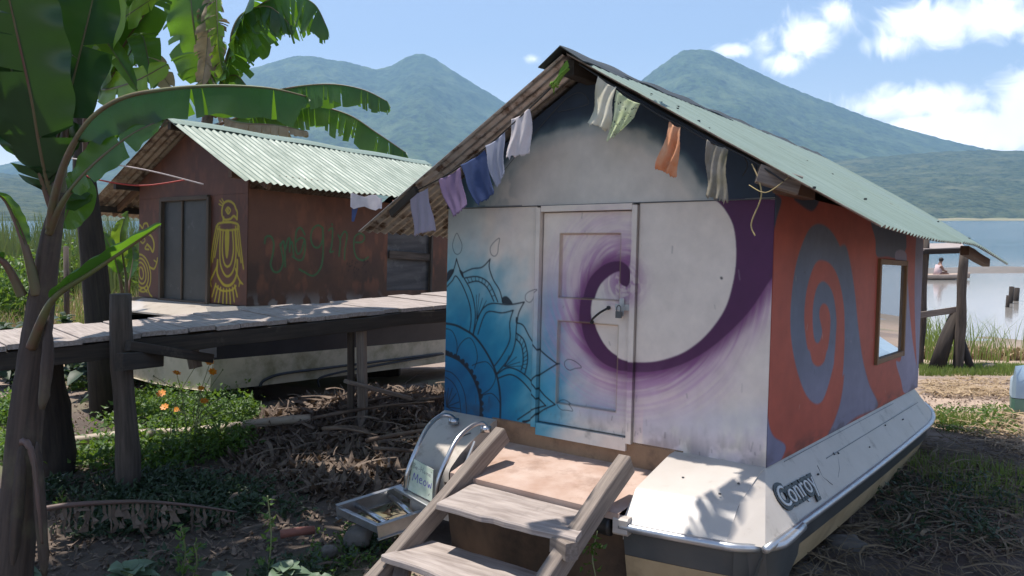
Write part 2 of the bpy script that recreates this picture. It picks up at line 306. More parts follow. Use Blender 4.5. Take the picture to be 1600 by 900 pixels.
# ------------------------------------------------------------------ lake
def water():
    m = bpy.data.materials.new('lake_water'); m.use_nodes = True; nt = m.node_tree; b = nt.nodes['Principled BSDF']
    b.inputs['Base Color'].default_value = (.02, .075, .115, 1); b.inputs['Roughness'].default_value = .12; b.inputs['IOR'].default_value = 1.33
    t = N(nt, 'ShaderNodeTexCoord'); mp = N(nt, 'ShaderNodeMapping'); mp.inputs['Scale'].default_value = (.35, 1, 1); link(nt, t.outputs['Object'], mp.inputs[0])
    z = N(nt, 'ShaderNodeTexNoise'); z.inputs['Scale'].default_value = 2.2; z.inputs['Detail'].default_value = 6; link(nt, mp.outputs[0], z.inputs['Vector'])
    sxyz = N(nt, 'ShaderNodeSeparateXYZ'); link(nt, t.outputs['Object'], sxyz.inputs[0])
    z2 = N(nt, 'ShaderNodeTexNoise'); z2.inputs['Scale'].default_value = .05; z2.inputs['Detail'].default_value = 5; link(nt, mp.outputs[0], z2.inputs['Vector'])
    rg = N(nt, 'ShaderNodeMapRange'); rg.inputs['From Min'].default_value = 38; rg.inputs['From Max'].default_value = 75; rg.inputs['To Min'].default_value = .02; rg.inputs['To Max'].default_value = 1.; link(nt, sxyz.outputs[1], rg.inputs['Value'])
    k = val(nt, 'MULTIPLY', rg.outputs[0], val(nt, 'ADD', val(nt, 'MULTIPLY', z2.outputs[0], .9), .3))
    bn = N(nt, 'ShaderNodeBump'); bn.inputs['Distance'].default_value = .22; link(nt, k, bn.inputs['Strength']); link(nt, z.outputs[0], bn.inputs['Height']); link(nt, bn.outputs[0], b.inputs['Normal'])
    r2 = N(nt, 'ShaderNodeMapRange'); r2.inputs['From Min'].default_value = 36; r2.inputs['From Max'].default_value = 62; link(nt, sxyz.outputs[1], r2.inputs['Value']); mc = N(nt, 'ShaderNodeMix', data_type='RGBA'); link(nt, r2.outputs[0], mc.inputs[0]); mc.inputs[6].default_value = (.24, .225, .205, 1); mc.inputs[7].default_value = (.025, .085, .125, 1); link(nt, mc.outputs[2], b.inputs['Base Color'])  # pale near-shore colour stands in for bright sky reflected in the water
    return m
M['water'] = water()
g = MB(); ax = np.array([-10800, -3000, -600, -100, -5, 100, 600, 3000, 10800.]); ay = np.array([19., 60, 300, 1500, 6000, 9200])
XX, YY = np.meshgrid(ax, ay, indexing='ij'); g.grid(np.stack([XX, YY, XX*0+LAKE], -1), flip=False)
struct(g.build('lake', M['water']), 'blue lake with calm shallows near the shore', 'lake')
g = MB()   # mud bar that breaks the surface behind the canoe
xs = np.linspace(20, 70, 60); ys = np.linspace(-1, 1, 7)
pp = np.array([[(x, 47.0+v*(2.4+.8*math.sin(x*.3))+.8*math.sin(x*.21), LAKE+.22*(1-v*v)*(.7+.3*math.sin(x*.9))-.03) for v in ys] for x in xs]); g.grid(pp, flip=True)
M['mud'] = mat('wet_mud', (.20, .16, .12), (.12, .10, .075), 2, .5, bump=.02)
struct(g.build('sandbar', M['mud'], smooth=True), 'low brown mud bar lying in the shallow water', 'sandbar')
# ------------------------------------------------------------------ far hills and volcanoes
def forest(name, c1, c2, c3, s):
    return mat(name, c1, c2, s, .95, bump=14, bscale=s*2, c3=c3, s3=s*.14, t3=(.5, .68), detail=12, f1=(.38, .62))
M['f1'] = forest('volcano_forest', (.008, .022, .008), (.065, .105, .035), (.12, .16, .065), .018)
M['f2'] = forest('shore_forest', (.008, .025, .008), (.075, .10, .04), (.12, .13, .06), .04)
def rangeh(name, sil, D, foot, label, mt, seed, rav=.10, back=1.12, pw=1.35, na=500, nr=90, shore=0):
    xs = np.array([p[0] for p in sil], float); ys = np.array([p[1] for p in sil], float)
    tx = np.linspace(xs[0], xs[-1], na); az = np.arctan2(tx-800, FPX); el = np.interp(tx, xs, ys)
    k = np.array([1, 4, 6, 4, 1.])/16; e2 = np.convolve(np.pad(el, 2, 'edge'), k, 'valid'); ty = (450-e2)/FPX
    H = 1.95-LAKE+D/np.cos(az)*0+D*((ty*math.cos(PITCH)-math.sin(PITCH))/(math.cos(PITCH)+ty*math.sin(PITCH)))
    tr = np.concatenate([np.linspace(0, 1, nr), np.linspace(1.01, back, 8)])
    A, T = np.meshgrid(np.arange(na), tr, indexing='ij')
    fz = foot if np.ndim(foot) else np.full(na, foot)
    R = fz[A]+(D-fz[A])*T            # y distance
    Xw = R*np.tan(az)[A]; g = np.where(T <= 1, np.clip(T, 0, 1)**pw, np.clip(1-(T-1)*2.5, .1, 1))
    rn = fbm(Xw*.0022, R*.0009, 5, seed)-.5; rn2 = fbm(Xw*.009, R*.006, 5, seed+5)-.5; rn3 = fbm(Xw*.03, R*.03, 3, seed+8)-.5
    env = np.clip(T, 0, 1)*(1-np.clip(T, 0, 1)**6)
    Zw = LAKE-6*(T <= 0)+H[A]*g+H[A]*env*(rn*rav*2.2+rn2*rav*.55)+rn3*14*(T > .01)
    b = MB(); b.grid(np.stack([Xw, R, Zw], -1), flip=False)
    return struct(b.build(name, mt, smooth=True), label, 'mountain')
silA = [(560, 338), (640, 312), (700, 290), (800, 255), (850, 235), (900, 205), (950, 163), (985, 136), (1010, 116), (1035, 97), (1052, 84), (1062, 79), (1085, 77), (1100, 77), (1112, 82), (1122, 87), (1150, 100), (1175, 112), (1200, 124), (1225, 136), (1250, 146), (1300, 165), (1350, 184), (1400, 200), (1450, 213), (1500, 226), (1560, 238), (1650, 262), (1750, 285), (1900, 315), (2100, 338)]
silB = [(-700, 330), (-400, 312), (-150, 285), (0, 260), (60, 246), (150, 203), (200, 178), (250, 152), (300, 136), (350, 124), (372, 110), (400, 107), (430, 98), (460, 89), (475, 87), (500, 88), (520, 93), (550, 97), (575, 104), (592, 108), (605, 106), (620, 100), (640, 88), (655, 84), (668, 85), (680, 90), (700, 104), (740, 130), (780, 154), (830, 190), (900, 232), (1000, 280), (1100, 320), (1180, 338)]
silC = [(980, 330), (1080, 300), (1180, 270), (1260, 255), (1310, 250), (1400, 242), (1480, 236), (1550, 235), (1620, 236), (1700, 234), (1800, 240), (2000, 250), (2400, 270), (3600, 300)]
silD = [(-2500, 300), (-1200, 280), (-500, 268), (-300, 264), (0, 270), (60, 276), (120, 288), (200, 300), (320, 312), (480, 325), (650, 338)]
rangeh('volcano', silA, 7000, 3000, 'broad blue volcano with a flat summit right of the gable', M['f1'], 11, .09, na=560)
rangeh('mountain', silB, 8000, 3300, 'twin peaked blue mountain above the left roof', M['f1'], 41, .12, na=620)
rangeh('hill', silC, 4300, 2300, 'long low forested hill along the far shore', M['f2'], 71, .22, pw=.95, na=700)
rangeh('hillside', silD, 4000, 1500, 'hazy green hillside behind the left garden', M['f2'], 91, .2, pw=.9, na=500)
b = MB(); xx = np.linspace(1100, 1900, 160); rows = []
for i, px in enumerate(xx):
    a = math.atan2(px-800, FPX); rows.append([((2150+d+30*math.sin(i*.3)+20*math.sin(i*.77))*math.tan(a), 2150+d+30*math.sin(i*.3), LAKE+h) for d, h in ((0, -.5), (25, 3), (120, 6+2*math.sin(i*.5)), (260, 8))])
b.grid(np.array(rows), flip=False); M['beach'] = mat('dry_far_shore', (.35, .27, .16), (.17, .18, .08), .01, .9)
struct(b.build('far_shore', M['beach'], smooth=True), 'pale dry strip of beach under the far hill', 'shore')
# ------------------------------------------------------------------ haze
b = MB(); x0, x1, y0, y1, z0, z1 = -11500, 11500, -3000, 9500, -9., 2100.
vs = [(x, y, z) for z in (z0, z1) for x, y in ((x0, y0), (x1, y0), (x1, y1), (x0, y1))]
b.add(vs, [[0, 3, 2, 1], [4, 5, 6, 7], [0, 1, 5, 4], [1, 2, 6, 5], [2, 3, 7, 6], [3, 0, 4, 7]])
m = bpy.data.materials.new('haze'); m.use_nodes = True; nt = m.node_tree; nt.nodes.clear()
pv = N(nt, 'ShaderNodeVolumePrincipled'); pv.inputs['Color'].default_value = (.36, .66, 1, 1); pv.inputs['Density'].default_value = 1.0e-4; pv.inputs['Anisotropy'].default_value = .0
ho = N(nt, 'ShaderNodeOutputMaterial'); link(nt, pv.outputs[0], ho.inputs['Volume'])
HZ = b.build('haze', m); tag(HZ, 'pale blue air that fades the far mountains', 'haze', kind='stuff')
# ------------------------------------------------------------------ the frame both boats share
E1 = n_(ray(-792, 373)); E2 = ray(1737, 435); E2 = n_(E2-E2@E1*E1); E3 = n_(np.cross(E2, E1)); E3 = E3 if E3[2] > 0 else -E3
BB = np.array([E1, E2, E3])
O1 = P(1196, 731, 3.9775); O2 = P(385, 478, 8.4)
def W1(*l): return O1+np.array(l if len(l) > 1 else l[0], float)@BB
def W2(*l): return O2+np.array(l if len(l) > 1 else l[0], float)@BB
def hit(x, y, axis, v, O=None):
    O = O1 if O is None else O; r = ray(x, y); a = BB[axis]; t = (v-a@(CAM-O))/(a@r); return BB@(CAM+r*t-O)
def FP(x, y, O=None): h = hit(x, y, 1, 0, O); return (h[0], h[2])       # front wall coordinates
def SP(x, y, O=None): h = hit(x, y, 0, 0, O); return (h[1], h[2])       # side wall coordinates
class Canvas:
    def __init__(s, u0, u1, v0, v1, st):
        s.u = np.arange(u0, u1+st, st); s.v = np.arange(v0, v1+st, st); s.U, s.V = np.meshgrid(s.u, s.v, indexing='ij'); s.u0, s.v0, s.st = u0, v0, st
        s.c = np.zeros(s.U.shape+(3,))
    def mixin(s, a, col): a = np.clip(a, 0, 1)[..., None]; s.c = s.c*(1-a)+np.asarray(col)*a
    def dist(s, pts, pad=.05, closed=False, w=None):
        pts = np.asarray(pts, float); D = np.full(s.U.shape, 9.)
        if closed: pts = np.vstack([pts, pts[:1]])
        mw = 0 if w is None else max(w)
        for i in range(len(pts)-1):
            a, b = pts[i], pts[i+1]; lo = np.minimum(a, b)-pad-mw; hi = np.maximum(a, b)+pad+mw
            i0, i1 = np.searchsorted(s.u, [lo[0], hi[0]]); j0, j1 = np.searchsorted(s.v, [lo[1], hi[1]])
            if i1 <= i0 or j1 <= j0: continue
            u = s.U[i0:i1, j0:j1]; v = s.V[i0:i1, j0:j1]; ab = b-a; L = ab@ab+1e-12
            t = np.clip(((u-a[0])*ab[0]+(v-a[1])*ab[1])/L, 0, 1); d = np.hypot(u-a[0]-t*ab[0], v-a[1]-t*ab[1])
            if w is not None: d = d-(w[i]*(1-t)+w[i+1]*t)
            D[i0:i1, j0:j1] = np.minimum(D[i0:i1, j0:j1], d)
        return D
    def stroke(s, pts, w, col, a=1., soft=None, smooth=True, closed=False):
        p = spl(pts, 8, closed) if smooth else np.asarray(pts, float); soft = soft or s.st*.8; D = s.dist(p, w+soft*3+.02, closed)
        s.mixin(a*np.clip((w/2+soft/2-D)/soft, 0, 1), col)
    def vstroke(s, pts, ws, col, a=1., soft=None):
        p = spl([(*q, w) for q, w in zip(pts, ws)], 8); soft = soft or s.st; D = s.dist(p[:, :2], .05, w=p[:, 2]/2)
        s.mixin(a*np.clip((soft/2-D)/soft, 0, 1), col)
    def inside(s, pts):
        pts = np.asarray(pts, float); ins = np.zeros(s.U.shape, bool); n = len(pts)
        for i in range(n):
            a, b = pts[i], pts[(i+1) % n]
            if a[1] == b[1]: continue
            c = ((a[1] > s.V) != (b[1] > s.V)) & (s.U < (b[0]-a[0])*(s.V-a[1])/(b[1]-a[1])+a[0]); ins ^= c
        return ins
    def fill(s, pts, col, a=1., soft=None, smooth=True):
        p = spl(pts, 8, True) if smooth else np.asarray(pts, float); soft = soft or s.st; ins = s.inside(p); D = s.dist(p, soft*3+.02, True)
        sd = np.where(ins, D, -D); s.mixin(a*np.clip(.5+sd/soft, 0, 1), col)
    def sample(s, u, v):
        x = np.clip((np.asarray(u)-s.u0)/s.st, 0, len(s.u)-1.001); y = np.clip((np.asarray(v)-s.v0)/s.st, 0, len(s.v)-1.001); i = x.astype(int); j = y.astype(int); fx = (x-i)[..., None]; fy = (y-j)[..., None]
        return (s.c[i, j]*(1-fx)+s.c[i+1, j]*fx)*(1-fy)+(s.c[i, j+1]*(1-fx)+s.c[i+1, j+1]*fx)*fy
def panel(mb, W, ax, a0, a1, b0, b1, off, cv, st=.004, thick=.02, hf=None, top=None, coff=0, chip=None):
    """a painted board: dense face coloured from the canvas, with edges going back; ax 'f' front wall (u,v) or 's' side wall (e2,v)"""
    na = max(2, int((a1-a0)/st)+1); nb = max(2, int((b1-b0)/st)+1)
    A = np.linspace(a0, a1, na)[:, None]*np.ones(nb); T = np.ones(na)[:, None]*np.linspace(0, 1, nb)
    B = b0+(b1-b0)*T if top is None else b0+(np.array([top(a) for a in np.linspace(a0, a1, na)])[:, None]-b0)*T
    D = off+(hf(A, B) if hf else 0*A)                # how far the face stands out of the wall plane
    c = cv.sample(A, B)
    def toW(a, b, d): return W(a, -d, b) if ax == 'f' else W(-d, a, b)
    base = np.array(W(0, 0, 0))
    if ax == 'f': Pp = base+A[..., None]*E1+(-D)[..., None]*E2+B[..., None]*E3
    else: Pp = base+(-D)[..., None]*E1+A[..., None]*E2+B[..., None]*E3
    gc = np.stack([B, A, D], -1)
    mb.grid(Pp, gc=gc, col=c, flip=(ax == 's'))
    back = (E2 if ax == 'f' else E1)*thick
    for edge, cc in ((Pp[0], c[0]), (Pp[-1], c[-1]), (Pp[:, 0], c[:, 0]), (Pp[:, -1], c[:, -1])):
        q = np.stack([edge, edge+back]); mb.grid(q, col=np.stack([cc, cc])*.8)
white = lin((232, 218, 204)); lilac = lin((205, 190, 208)); grey = lin((150, 146, 142))
def streak(cv, cx, cy, sc=1., seed=0, k=9, kr=60):
    th = np.arctan2(cv.V-cy, cv.U-cx); r = np.hypot(cv.V-cy, cv.U-cx); return fbm(th*k+50, r*kr+20, 3, seed)
# ------------------------------------------------------------------ front mural of the near hut
CF = Canvas(-.02, 2.24, -.02, 2.2, .004)
CF.c[:] = white
nA = fbm(CF.U*3+5, CF.V*3, 5, 1); nB = fbm(CF.U*14, CF.V*9, 4, 2); nC = fbm(CF.U*40, CF.V*6, 3, 4)
CF.mixin(sst(.35, .75, nA)*.55, lin((218, 202, 192))); CF.mixin(sst(.5, .8, nB)*.35, lin((238, 228, 216)))
def z1(l): return [FP(680+x/2.25, 300+y/2.25) for x, y in l]
def z2(l): return [FP(900+x/2.047, 300+y/2.047) for x, y in l]
c0 = np.array(z1([(38, 755)])[0])
r = np.hypot(CF.U-c0[0], CF.V-c0[1]); ST = streak(CF, c0[0]+.9, c0[1]-1.2, 1, 5, 22, 5)
rr = r+(ST-.5)*.34+(nA-.5)*.16
CF.mixin((1-sst(.74, 1.26, rr))*.95, lin((104, 172, 188)))
CF.mixin((1-sst(.58, 1.02, rr))*1., lin((20, 132, 164)))
CF.mixin((1-sst(.34, .78, rr))*.95, lin((6, 100, 142)))
CF.mixin((1-sst(.05, .42, rr))*.8, lin((6, 70, 112)))
tl = np.array(z1([(70, 110)])[0]); CF.mixin((1-sst(.1, .5, np.hypot(CF.U-tl[0], (CF.V-tl[1])*.7)+(ST-.5)*.3))*.45, lin((120, 170, 180)))
ds = np.array(z1([(405, 560)])[0]); CF.mixin((1-sst(.02, .14, np.abs(CF.U-ds[0]))) * (1-sst(.2, .62, np.abs(CF.V-ds[1])))*.8*sst(.2, .5, nB+.2), lin((60, 150, 182)))
ds = np.array(z1([(560, 750)])[0]); CF.mixin((1-sst(.02, .34, np.abs(CF.U-ds[0]))) * (1-sst(.02, .16, np.abs(CF.V-ds[1])))*.55, lin((110, 150, 185)))
# purple spiral
sp_c = np.array(z2([(150, 290)])[0])
rs = np.hypot(CF.U-sp_c[0], CF.V-sp_c[1]); SR = streak(CF, *sp_c, 1, 8, 2.2, 70)
outer = [(160, 304), (169, 290), (172, 264), (165, 240), (140, 222), (100, 224), (66, 242), (34, 277), (17, 322), (8, 380), (10, 440), (30, 496), (66, 540), (112, 566), (165, 574), (230, 576), (300, 564), (360, 542), (430, 500), (500, 440), (560, 375), (613, 295), (640, 260), (640, 22)]
inner = [(440, 22), (470, 48), (500, 100), (511, 160), (511, 230), (500, 300), (478, 370), (440, 430), (390, 482), (330, 520), (250, 543), (172, 543), (130, 530), (90, 500), (60, 450), (46, 400), (48, 350), (66, 300), (95, 270), (122, 255), (136, 257), (133, 272), (136, 289), (148, 300)]
op = spl(z2(outer[:-1]), 8); ip = spl(z2(inner), 8)
poly = np.vstack([op, z2([(640, 260), (640, 22)]), ip])
halo = CF.dist(op[20:], .45)
ins = CF.inside(poly); hal = np.where(ins, 0, halo)
swirl = spl(z2([(190, 250), (170, 180), (110, 150), (50, 165), (0, 210), (-40, 290), (-52, 380), (-40, 470), (0, 550), (70, 610), (165, 640), (280, 625), (400, 570)]), 8)
reg = sst(.42, .0, CF.dist(swirl, .45)) if False else 1-sst(.0, .30, CF.dist(swirl, .4))
CF.mixin(reg*(.25+.35*sst(.3, .75, SR)), lin((184, 144, 180)))
CF.mixin((1-sst(.0, .20, hal))*(.45+.4*sst(.3, .7, SR))*(rs < 3), lin((158, 100, 152)))
CF.mixin((1-sst(.0, .075, hal))*.85, lin((108, 46, 102)))
ed = CF.inside(ip.tolist()+z2([(160, 300), (300, 300), (440, 22)])) & (halo > 0)
# keep the inside of the curl clean and white again
curl = np.vstack([spl(z2([(440, 22), (470, 48), (500, 100), (511, 160), (511, 230), (500, 300), (478, 370), (440, 430), (390, 482), (330, 520), (250, 543), (172, 543), (130, 530), (90, 500), (60, 450), (46, 400), (48, 350), (66, 300), (95, 270), (125, 254)]), 6), z2([(140, 262), (165, 245), (185, 180), (185, 22)])])
CF.fill(curl, lin((222, 209, 197)), .96, .012, smooth=False)
tipd = np.hypot(CF.U-sp_c[0]-.0, CF.V-sp_c[1]); CF.mixin((1-sst(.03, .22, tipd))*(.3+.6*sst(.3, .65, SR)), lin((150, 96, 146)))
CF.fill(poly, lin((78, 32, 74)), 1, .007, smooth=False)
t2 = 0 and spl(z2([(158, 303), (144, 296), (135, 282), (137, 264), (150, 252)]), 6)
low = 1-sst(-.02, .55, CF.V); CF.mixin(low*(CF.U < .75)*.35*sst(.3, .7, nB+.1), lin((190, 165, 192)))
CF.mixin((1-sst(.0, .16, np.abs(CF.V-.24+.2*CF.U)))*(CF.U < .7)*.25, lin((150, 180, 205)))
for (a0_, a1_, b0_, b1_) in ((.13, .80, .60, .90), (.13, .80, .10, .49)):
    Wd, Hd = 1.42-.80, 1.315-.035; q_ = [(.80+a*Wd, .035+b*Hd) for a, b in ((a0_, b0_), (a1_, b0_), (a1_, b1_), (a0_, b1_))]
    CF.stroke(q_+q_[:1], .010, lin((150, 128, 96)), .6, smooth=False)  # ochre lines stand in for shading round the panel recesses
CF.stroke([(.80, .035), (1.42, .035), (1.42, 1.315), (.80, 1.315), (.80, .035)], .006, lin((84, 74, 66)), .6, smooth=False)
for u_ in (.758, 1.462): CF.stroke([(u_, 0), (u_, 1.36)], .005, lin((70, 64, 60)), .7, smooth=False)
# mandala ink lines
ink = lin((14, 22, 34))
def L(pts, w=.0065, **k): CF.stroke(z1(pts), w*1.3, ink, .93, **k)
L([(35, 568), (60, 578), (90, 595), (125, 635), (150, 690), (160, 740), (160, 790)], .017)
for i in range(15):
    a = i/14; q = spl([(35, 568), (60, 578), (90, 595), (125, 635), (150, 690), (160, 740), (160, 790)], 8); j = int(a*(len(q)-1)); x, y = q[j]; L([(x+2, y-3), (x+3, y-4)], .026)
L([(35, 462), (70, 468), (100, 482), (135, 505), (170, 548), (205, 612), (222, 670), (229, 730), (228, 800)], .012)
for p in ([(36, 480), (60, 490), (76, 530), (75, 575)], [(75, 570), (85, 540), (105, 518), (125, 515), (142, 545), (148, 585), (138, 620)], [(130, 610), (155, 600), (185, 600), (215, 640)], [(205, 625), (212, 655), (195, 690), (165, 712)], [(162, 716), (195, 708), (215, 722), (229, 745)],
          [(35, 628), (60, 637), (85, 665), (102, 705), (109, 750), (110, 785)], [(35, 650), (60, 668), (78, 700), (88, 745), (90, 782)], [(40, 755), (60, 690)], [(40, 755), (74, 708)], [(40, 755), (84, 738)], [(40, 755), (88, 762)], [(40, 755), (46, 690)], [(40, 755), (80, 778)], [(40, 755), (36, 700)]): L(p, .005)
for p in ([(38, 316), (52, 300), (66, 270), (75, 235)], [(75, 235), (84, 265), (100, 300), (122, 340), (136, 385), (141, 440), (133, 503)], [(42, 332), (60, 312), (74, 296), (100, 338), (122, 400), (126, 450), (120, 495)],
          [(98, 284), (130, 270), (165, 264), (193, 236)], [(193, 236), (190, 265), (204, 308), (226, 345), (238, 390)],
          [(105, 302), (150, 298), (190, 322), (220, 386)], [(116, 320), (150, 314), (182, 336), (206, 384)],
          [(133, 503), (150, 445), (170, 408), (200, 392), (260, 396), (313, 387)], [(313, 387), (294, 425), (286, 470), (281, 530), (262, 582), (215, 640)], [(150, 500), (170, 440), (190, 420), (235, 425), (274, 416)], [(274, 416), (262, 460), (262, 520), (235, 575), (208, 612)],
          [(286, 460), (310, 470), (335, 515), (370, 560), (425, 605)], [(425, 605), (385, 630), (352, 652), (342, 668)], [(285, 496), (310, 518), (323, 560), (324, 600), (315, 640)], [(283, 516), (302, 538), (309, 575), (308, 605), (302, 626)],
          [(218, 640), (255, 618), (300, 632), (345, 672), (380, 715), (418, 748)], [(418, 748), (375, 768), (335, 800), (308, 806)], [(221, 655), (265, 642), (305, 665), (345, 710), (385, 752)], [(385, 752), (345, 765), (290, 800)]):
    L(p, .0075)
for i in range(9):
    t = .08+i*.1; a = spl([(105, 302), (150, 298), (190, 322), (220, 386)], 20); b = spl([(116, 320), (150, 314), (182, 336), (206, 384)], 20); j = int(t*(len(a)-1)); L([tuple(a[j]), tuple(b[j])], .004)
    a = spl([(285, 496), (310, 518), (323, 560), (324, 600), (315, 640)], 20); b = spl([(283, 516), (302, 538), (309, 575), (308, 605), (302, 626)], 20); L([tuple(a[int(t*(len(a)-1))]), tuple(b[int(t*(len(b)-1))])], .004)
for q in ((155, 358), (166, 374), (180, 382), (145, 362), (172, 400)): L([(146, 446), q], .004)
for q in ((272, 560), (286, 580), (298, 598), (304, 612), (260, 575)): L([(244, 614), q], .004)
for d in ([(76, 145), (66, 165), (61, 190), (68, 213), (80, 219), (91, 208), (94, 185), (86, 163)], [(226, 163), (208, 175), (194, 195), (196, 217), (208, 226), (219, 215), (222, 190)], [(365, 343), (338, 347), (319, 360), (318, 380), (332, 388), (344, 376), (350, 358)], [(503, 618), (482, 598), (458, 590), (444, 600), (447, 618), (462, 628), (482, 622)], [(480, 770), (466, 748), (445, 734), (428, 736), (426, 750), (440, 766), (460, 768)]):
    CF.stroke(z1(d), .0045, ink, .9, closed=True)
for d in ([(40, 318), (38, 295), (48, 276), (64, 271), (66, 280), (55, 300)], [(84, 274), (96, 280), (100, 298), (95, 300)], [(237, 391), (236, 372), (250, 366), (264, 378), (270, 394)], [(284, 440), (291, 444), (289, 460), (283, 458)], [(334, 660), (346, 664), (342, 680)], [(305, 806), (335, 800), (365, 768), (350, 790), (320, 812)]): CF.fill(z1(d), ink, .95)
# wear: drips, nail marks, splash dirt along the bottom edge
for k in range(46):
    u = rng.uniform(0, 2.2); v = rng.uniform(0, 1.3)**1.6 if k % 2 else rng.uniform(.02, .12); CF.stroke([(u, v), (u+rng.normal()*.004, v+rng.uniform(.005, .05))], rng.uniform(.003, .008), lin((60, 50, 48)), rng.uniform(.15, .5))
CF.mixin((1-sst(.0, .16, CF.V+(nC-.5)*.12))*sst(.45, .62, fbm(CF.U*11, CF.V*9, 5, 77))*.4, lin((60, 50, 46)))
for a, b in (((545-475, 275), (545-475, 276)),): pass
q = np.array(z2([(466, 276)])[0]); CF.stroke([q, q+.002], .014, lin((30, 24, 24)), .9)
q = z2([(520, 250), (524, 280)]); CF.stroke(q, .007, lin((120, 100, 118)), .6)
# gable: slate sky round a grey arch
gab = sst(1.36, 1.362, CF.V)
cA = lin((44, 58, 76)); CG = np.ones_like(CF.c)*cA
arch = spl([FP(*p) for p in [(742, 322), (775, 280), (810, 238), (860, 205), (920, 192), (975, 198), (1030, 222), (1075, 262), (1120, 316)]], 10)
inA = CF.inside(arch); dA = CF.dist(arch, .3); sdA = np.where(inA, dA, -dA)+(streak(CF, 1.1, 1.2, 1, 12, 7, 14)-.5)*.05
gcol = lin((216, 207, 196))*(.84+.32*nA[..., None]); k = sst(-.02, .035, sdA)[..., None]; CG = CG*(.8+.4*nB[..., None])*(1-k)+gcol*k
tb = (1-sst(.01, .09, np.abs(sdA-.02)))[..., None]*(.30+.3*nB[..., None]); CG = CG*(1-tb)+lin((120, 146, 150))*tb
CF.c = CF.c*(1-gab[..., None])+CG*gab[..., None]
sm = (1-sst(.02, .22, np.hypot((CF.U-1.78)*.8, CF.V-1.47)))*sst(.4, .6, nB); CF.mixin(sm*.4, lin((60, 100, 120)))
CF.mixin(gab*(1-sst(.0, .4, np.abs(CF.U-1.95)))*.5*sst(1.7, 1.4, CF.V), lin((90, 130, 140)))
# ------------------------------------------------------------------ side mural of the near hut
CS = Canvas(-.02, 3.78, -.02, 1.42, .006)
ter = lin((176, 82, 64)); blu = lin((98, 108, 128)); lil = lin((142, 136, 158))
def z3(l): return [SP(1180+x/2.143, 220+y/2.143) for x, y in l]
CS.c[:] = ter
mA = fbm(CS.U*3, CS.V*3, 5, 61); mB = fbm(CS.U*6, CS.V*22, 4, 62)
bl = blu[None, None]*(1-sst(.25, 1.0, CS.V)[..., None]*0)+0; 
def bfill(pts, soft=.012, smooth=True):
    global CS
    tmp = CS.c.copy(); CS.fill(pts, blu, 1, soft, smooth)
right = [(262, 292), (285, 330), (307, 400), (322, 480), (335, 560), (345, 640), (360, 730), (380, 810), (405, 905), (340, 960), (250, 1060), (265, 960), (285, 860), (296, 780), (298, 690), (296, 600), (290, 520), (278, 450), (262, 400), (240, 380)]
CS.fill(z3([(300, 350), (320, 430), (333, 520), (343, 620), (358, 730), (380, 815), (408, 890), (330, 930), (230, 1020), (262, 940), (284, 870), (296, 780), (298, 690), (297, 600), (291, 520), (280, 450), (266, 405), (270, 370)]), blu, 1, .02)
ctr = [(205, 665), (198, 600), (203, 530), (220, 492), (240, 500), (256, 560), (258, 640), (250, 705), (236, 765), (196, 812), (158, 745), (141, 650), (137, 560), (148, 462), (176, 372), (212, 340), (250, 362), (282, 420), (305, 500)]
pc = np.array(z3(ctr)); wpx = [8, 20, 20, 24, 22, 24, 26, 36, 62, 112, 74, 52, 46, 56, 80, 118, 92, 60, 40]
wm = [abs(z3([(x+w/2, y)])[0][0]-z3([(x-w/2, y)])[0][0]) if i not in (8, 9, 15) else abs(z3([(x, y-w/2)])[0][1]-z3([(x, y+w/2)])[0][1]) for i, ((x, y), w) in enumerate(zip(ctr, wpx))]
# ellipses drawn directly: outer blue, terracotta ring, inner blue, terracotta heart
def arm(pts, col, soft=.01): CS.fill(z3(pts), col, 1, soft)
arm([(215, 278), (250, 300), (280, 350), (300, 420), (315, 500), (322, 600), (318, 690), (300, 770), (262, 830), (222, 872), (195, 878), (165, 845), (138, 770), (120, 680), (115, 600), (120, 510), (133, 420), (155, 345), (182, 292)], blu)
arm([(222, 400), (246, 410), (268, 440), (284, 490), (295, 560), (297, 640), (295, 720), (288, 800), (268, 880), (235, 960), (180, 990), (150, 900), (172, 868), (200, 880), (225, 865), (248, 800), (262, 730), (268, 650), (270, 600), (262, 530), (248, 490), (225, 470), (205, 490), (192, 545), (190, 610), (196, 665), (210, 676), (222, 640), (213, 590), (215, 560), (226, 545), (240, 555), (249, 590), (248, 640), (240, 700), (228, 740), (208, 756), (188, 740), (172, 690), (163, 620), (163, 560), (172, 490), (190, 430), (205, 405)], ter)
arm([(200, 880), (225, 865), (250, 790), (262, 730), (240, 700), (228, 742), (208, 757), (190, 742), (176, 700), (150, 760), (172, 850)], blu, .012)
arm([(385, 270), (400, 330), (405, 385), (440, 388), (490, 388), (520, 300), (520, 250), (400, 250)], blu*.75)
arm([(466, 380), (505, 380), (512, 500), (520, 600), (530, 700), (545, 820), (500, 845), (486, 800), (470, 740), (488, 720), (490, 500)], lil)
arm([(507, 290), (530, 290), (532, 500), (536, 700), (530, 700), (518, 600), (508, 450), (505, 360)], ter)
arm([(540, 290), (560, 290), (560, 830), (545, 830), (537, 700), (532, 500)], lil*.9)
arm([(45, 195), (85, 195), (70, 260), (55, 330), (44, 390)], lin((70, 84, 110)))
arm([(38, 900), (44, 950), (60, 990), (100, 1030), (40, 1130), (36, 1000)], lin((84, 96, 130)))
arm([(130, 190), (210, 190), (190, 235), (150, 215)], lin((60, 70, 92)))
lowb = sst(.75, .1, CS.V)*np.clip((CS.c[..., 2]-CS.c[..., 0])*30, 0, 1); CS.mixin(lowb*.6, lil)
CS.c *= (.80+.36*mA+.12*(mB-.5))[..., None]
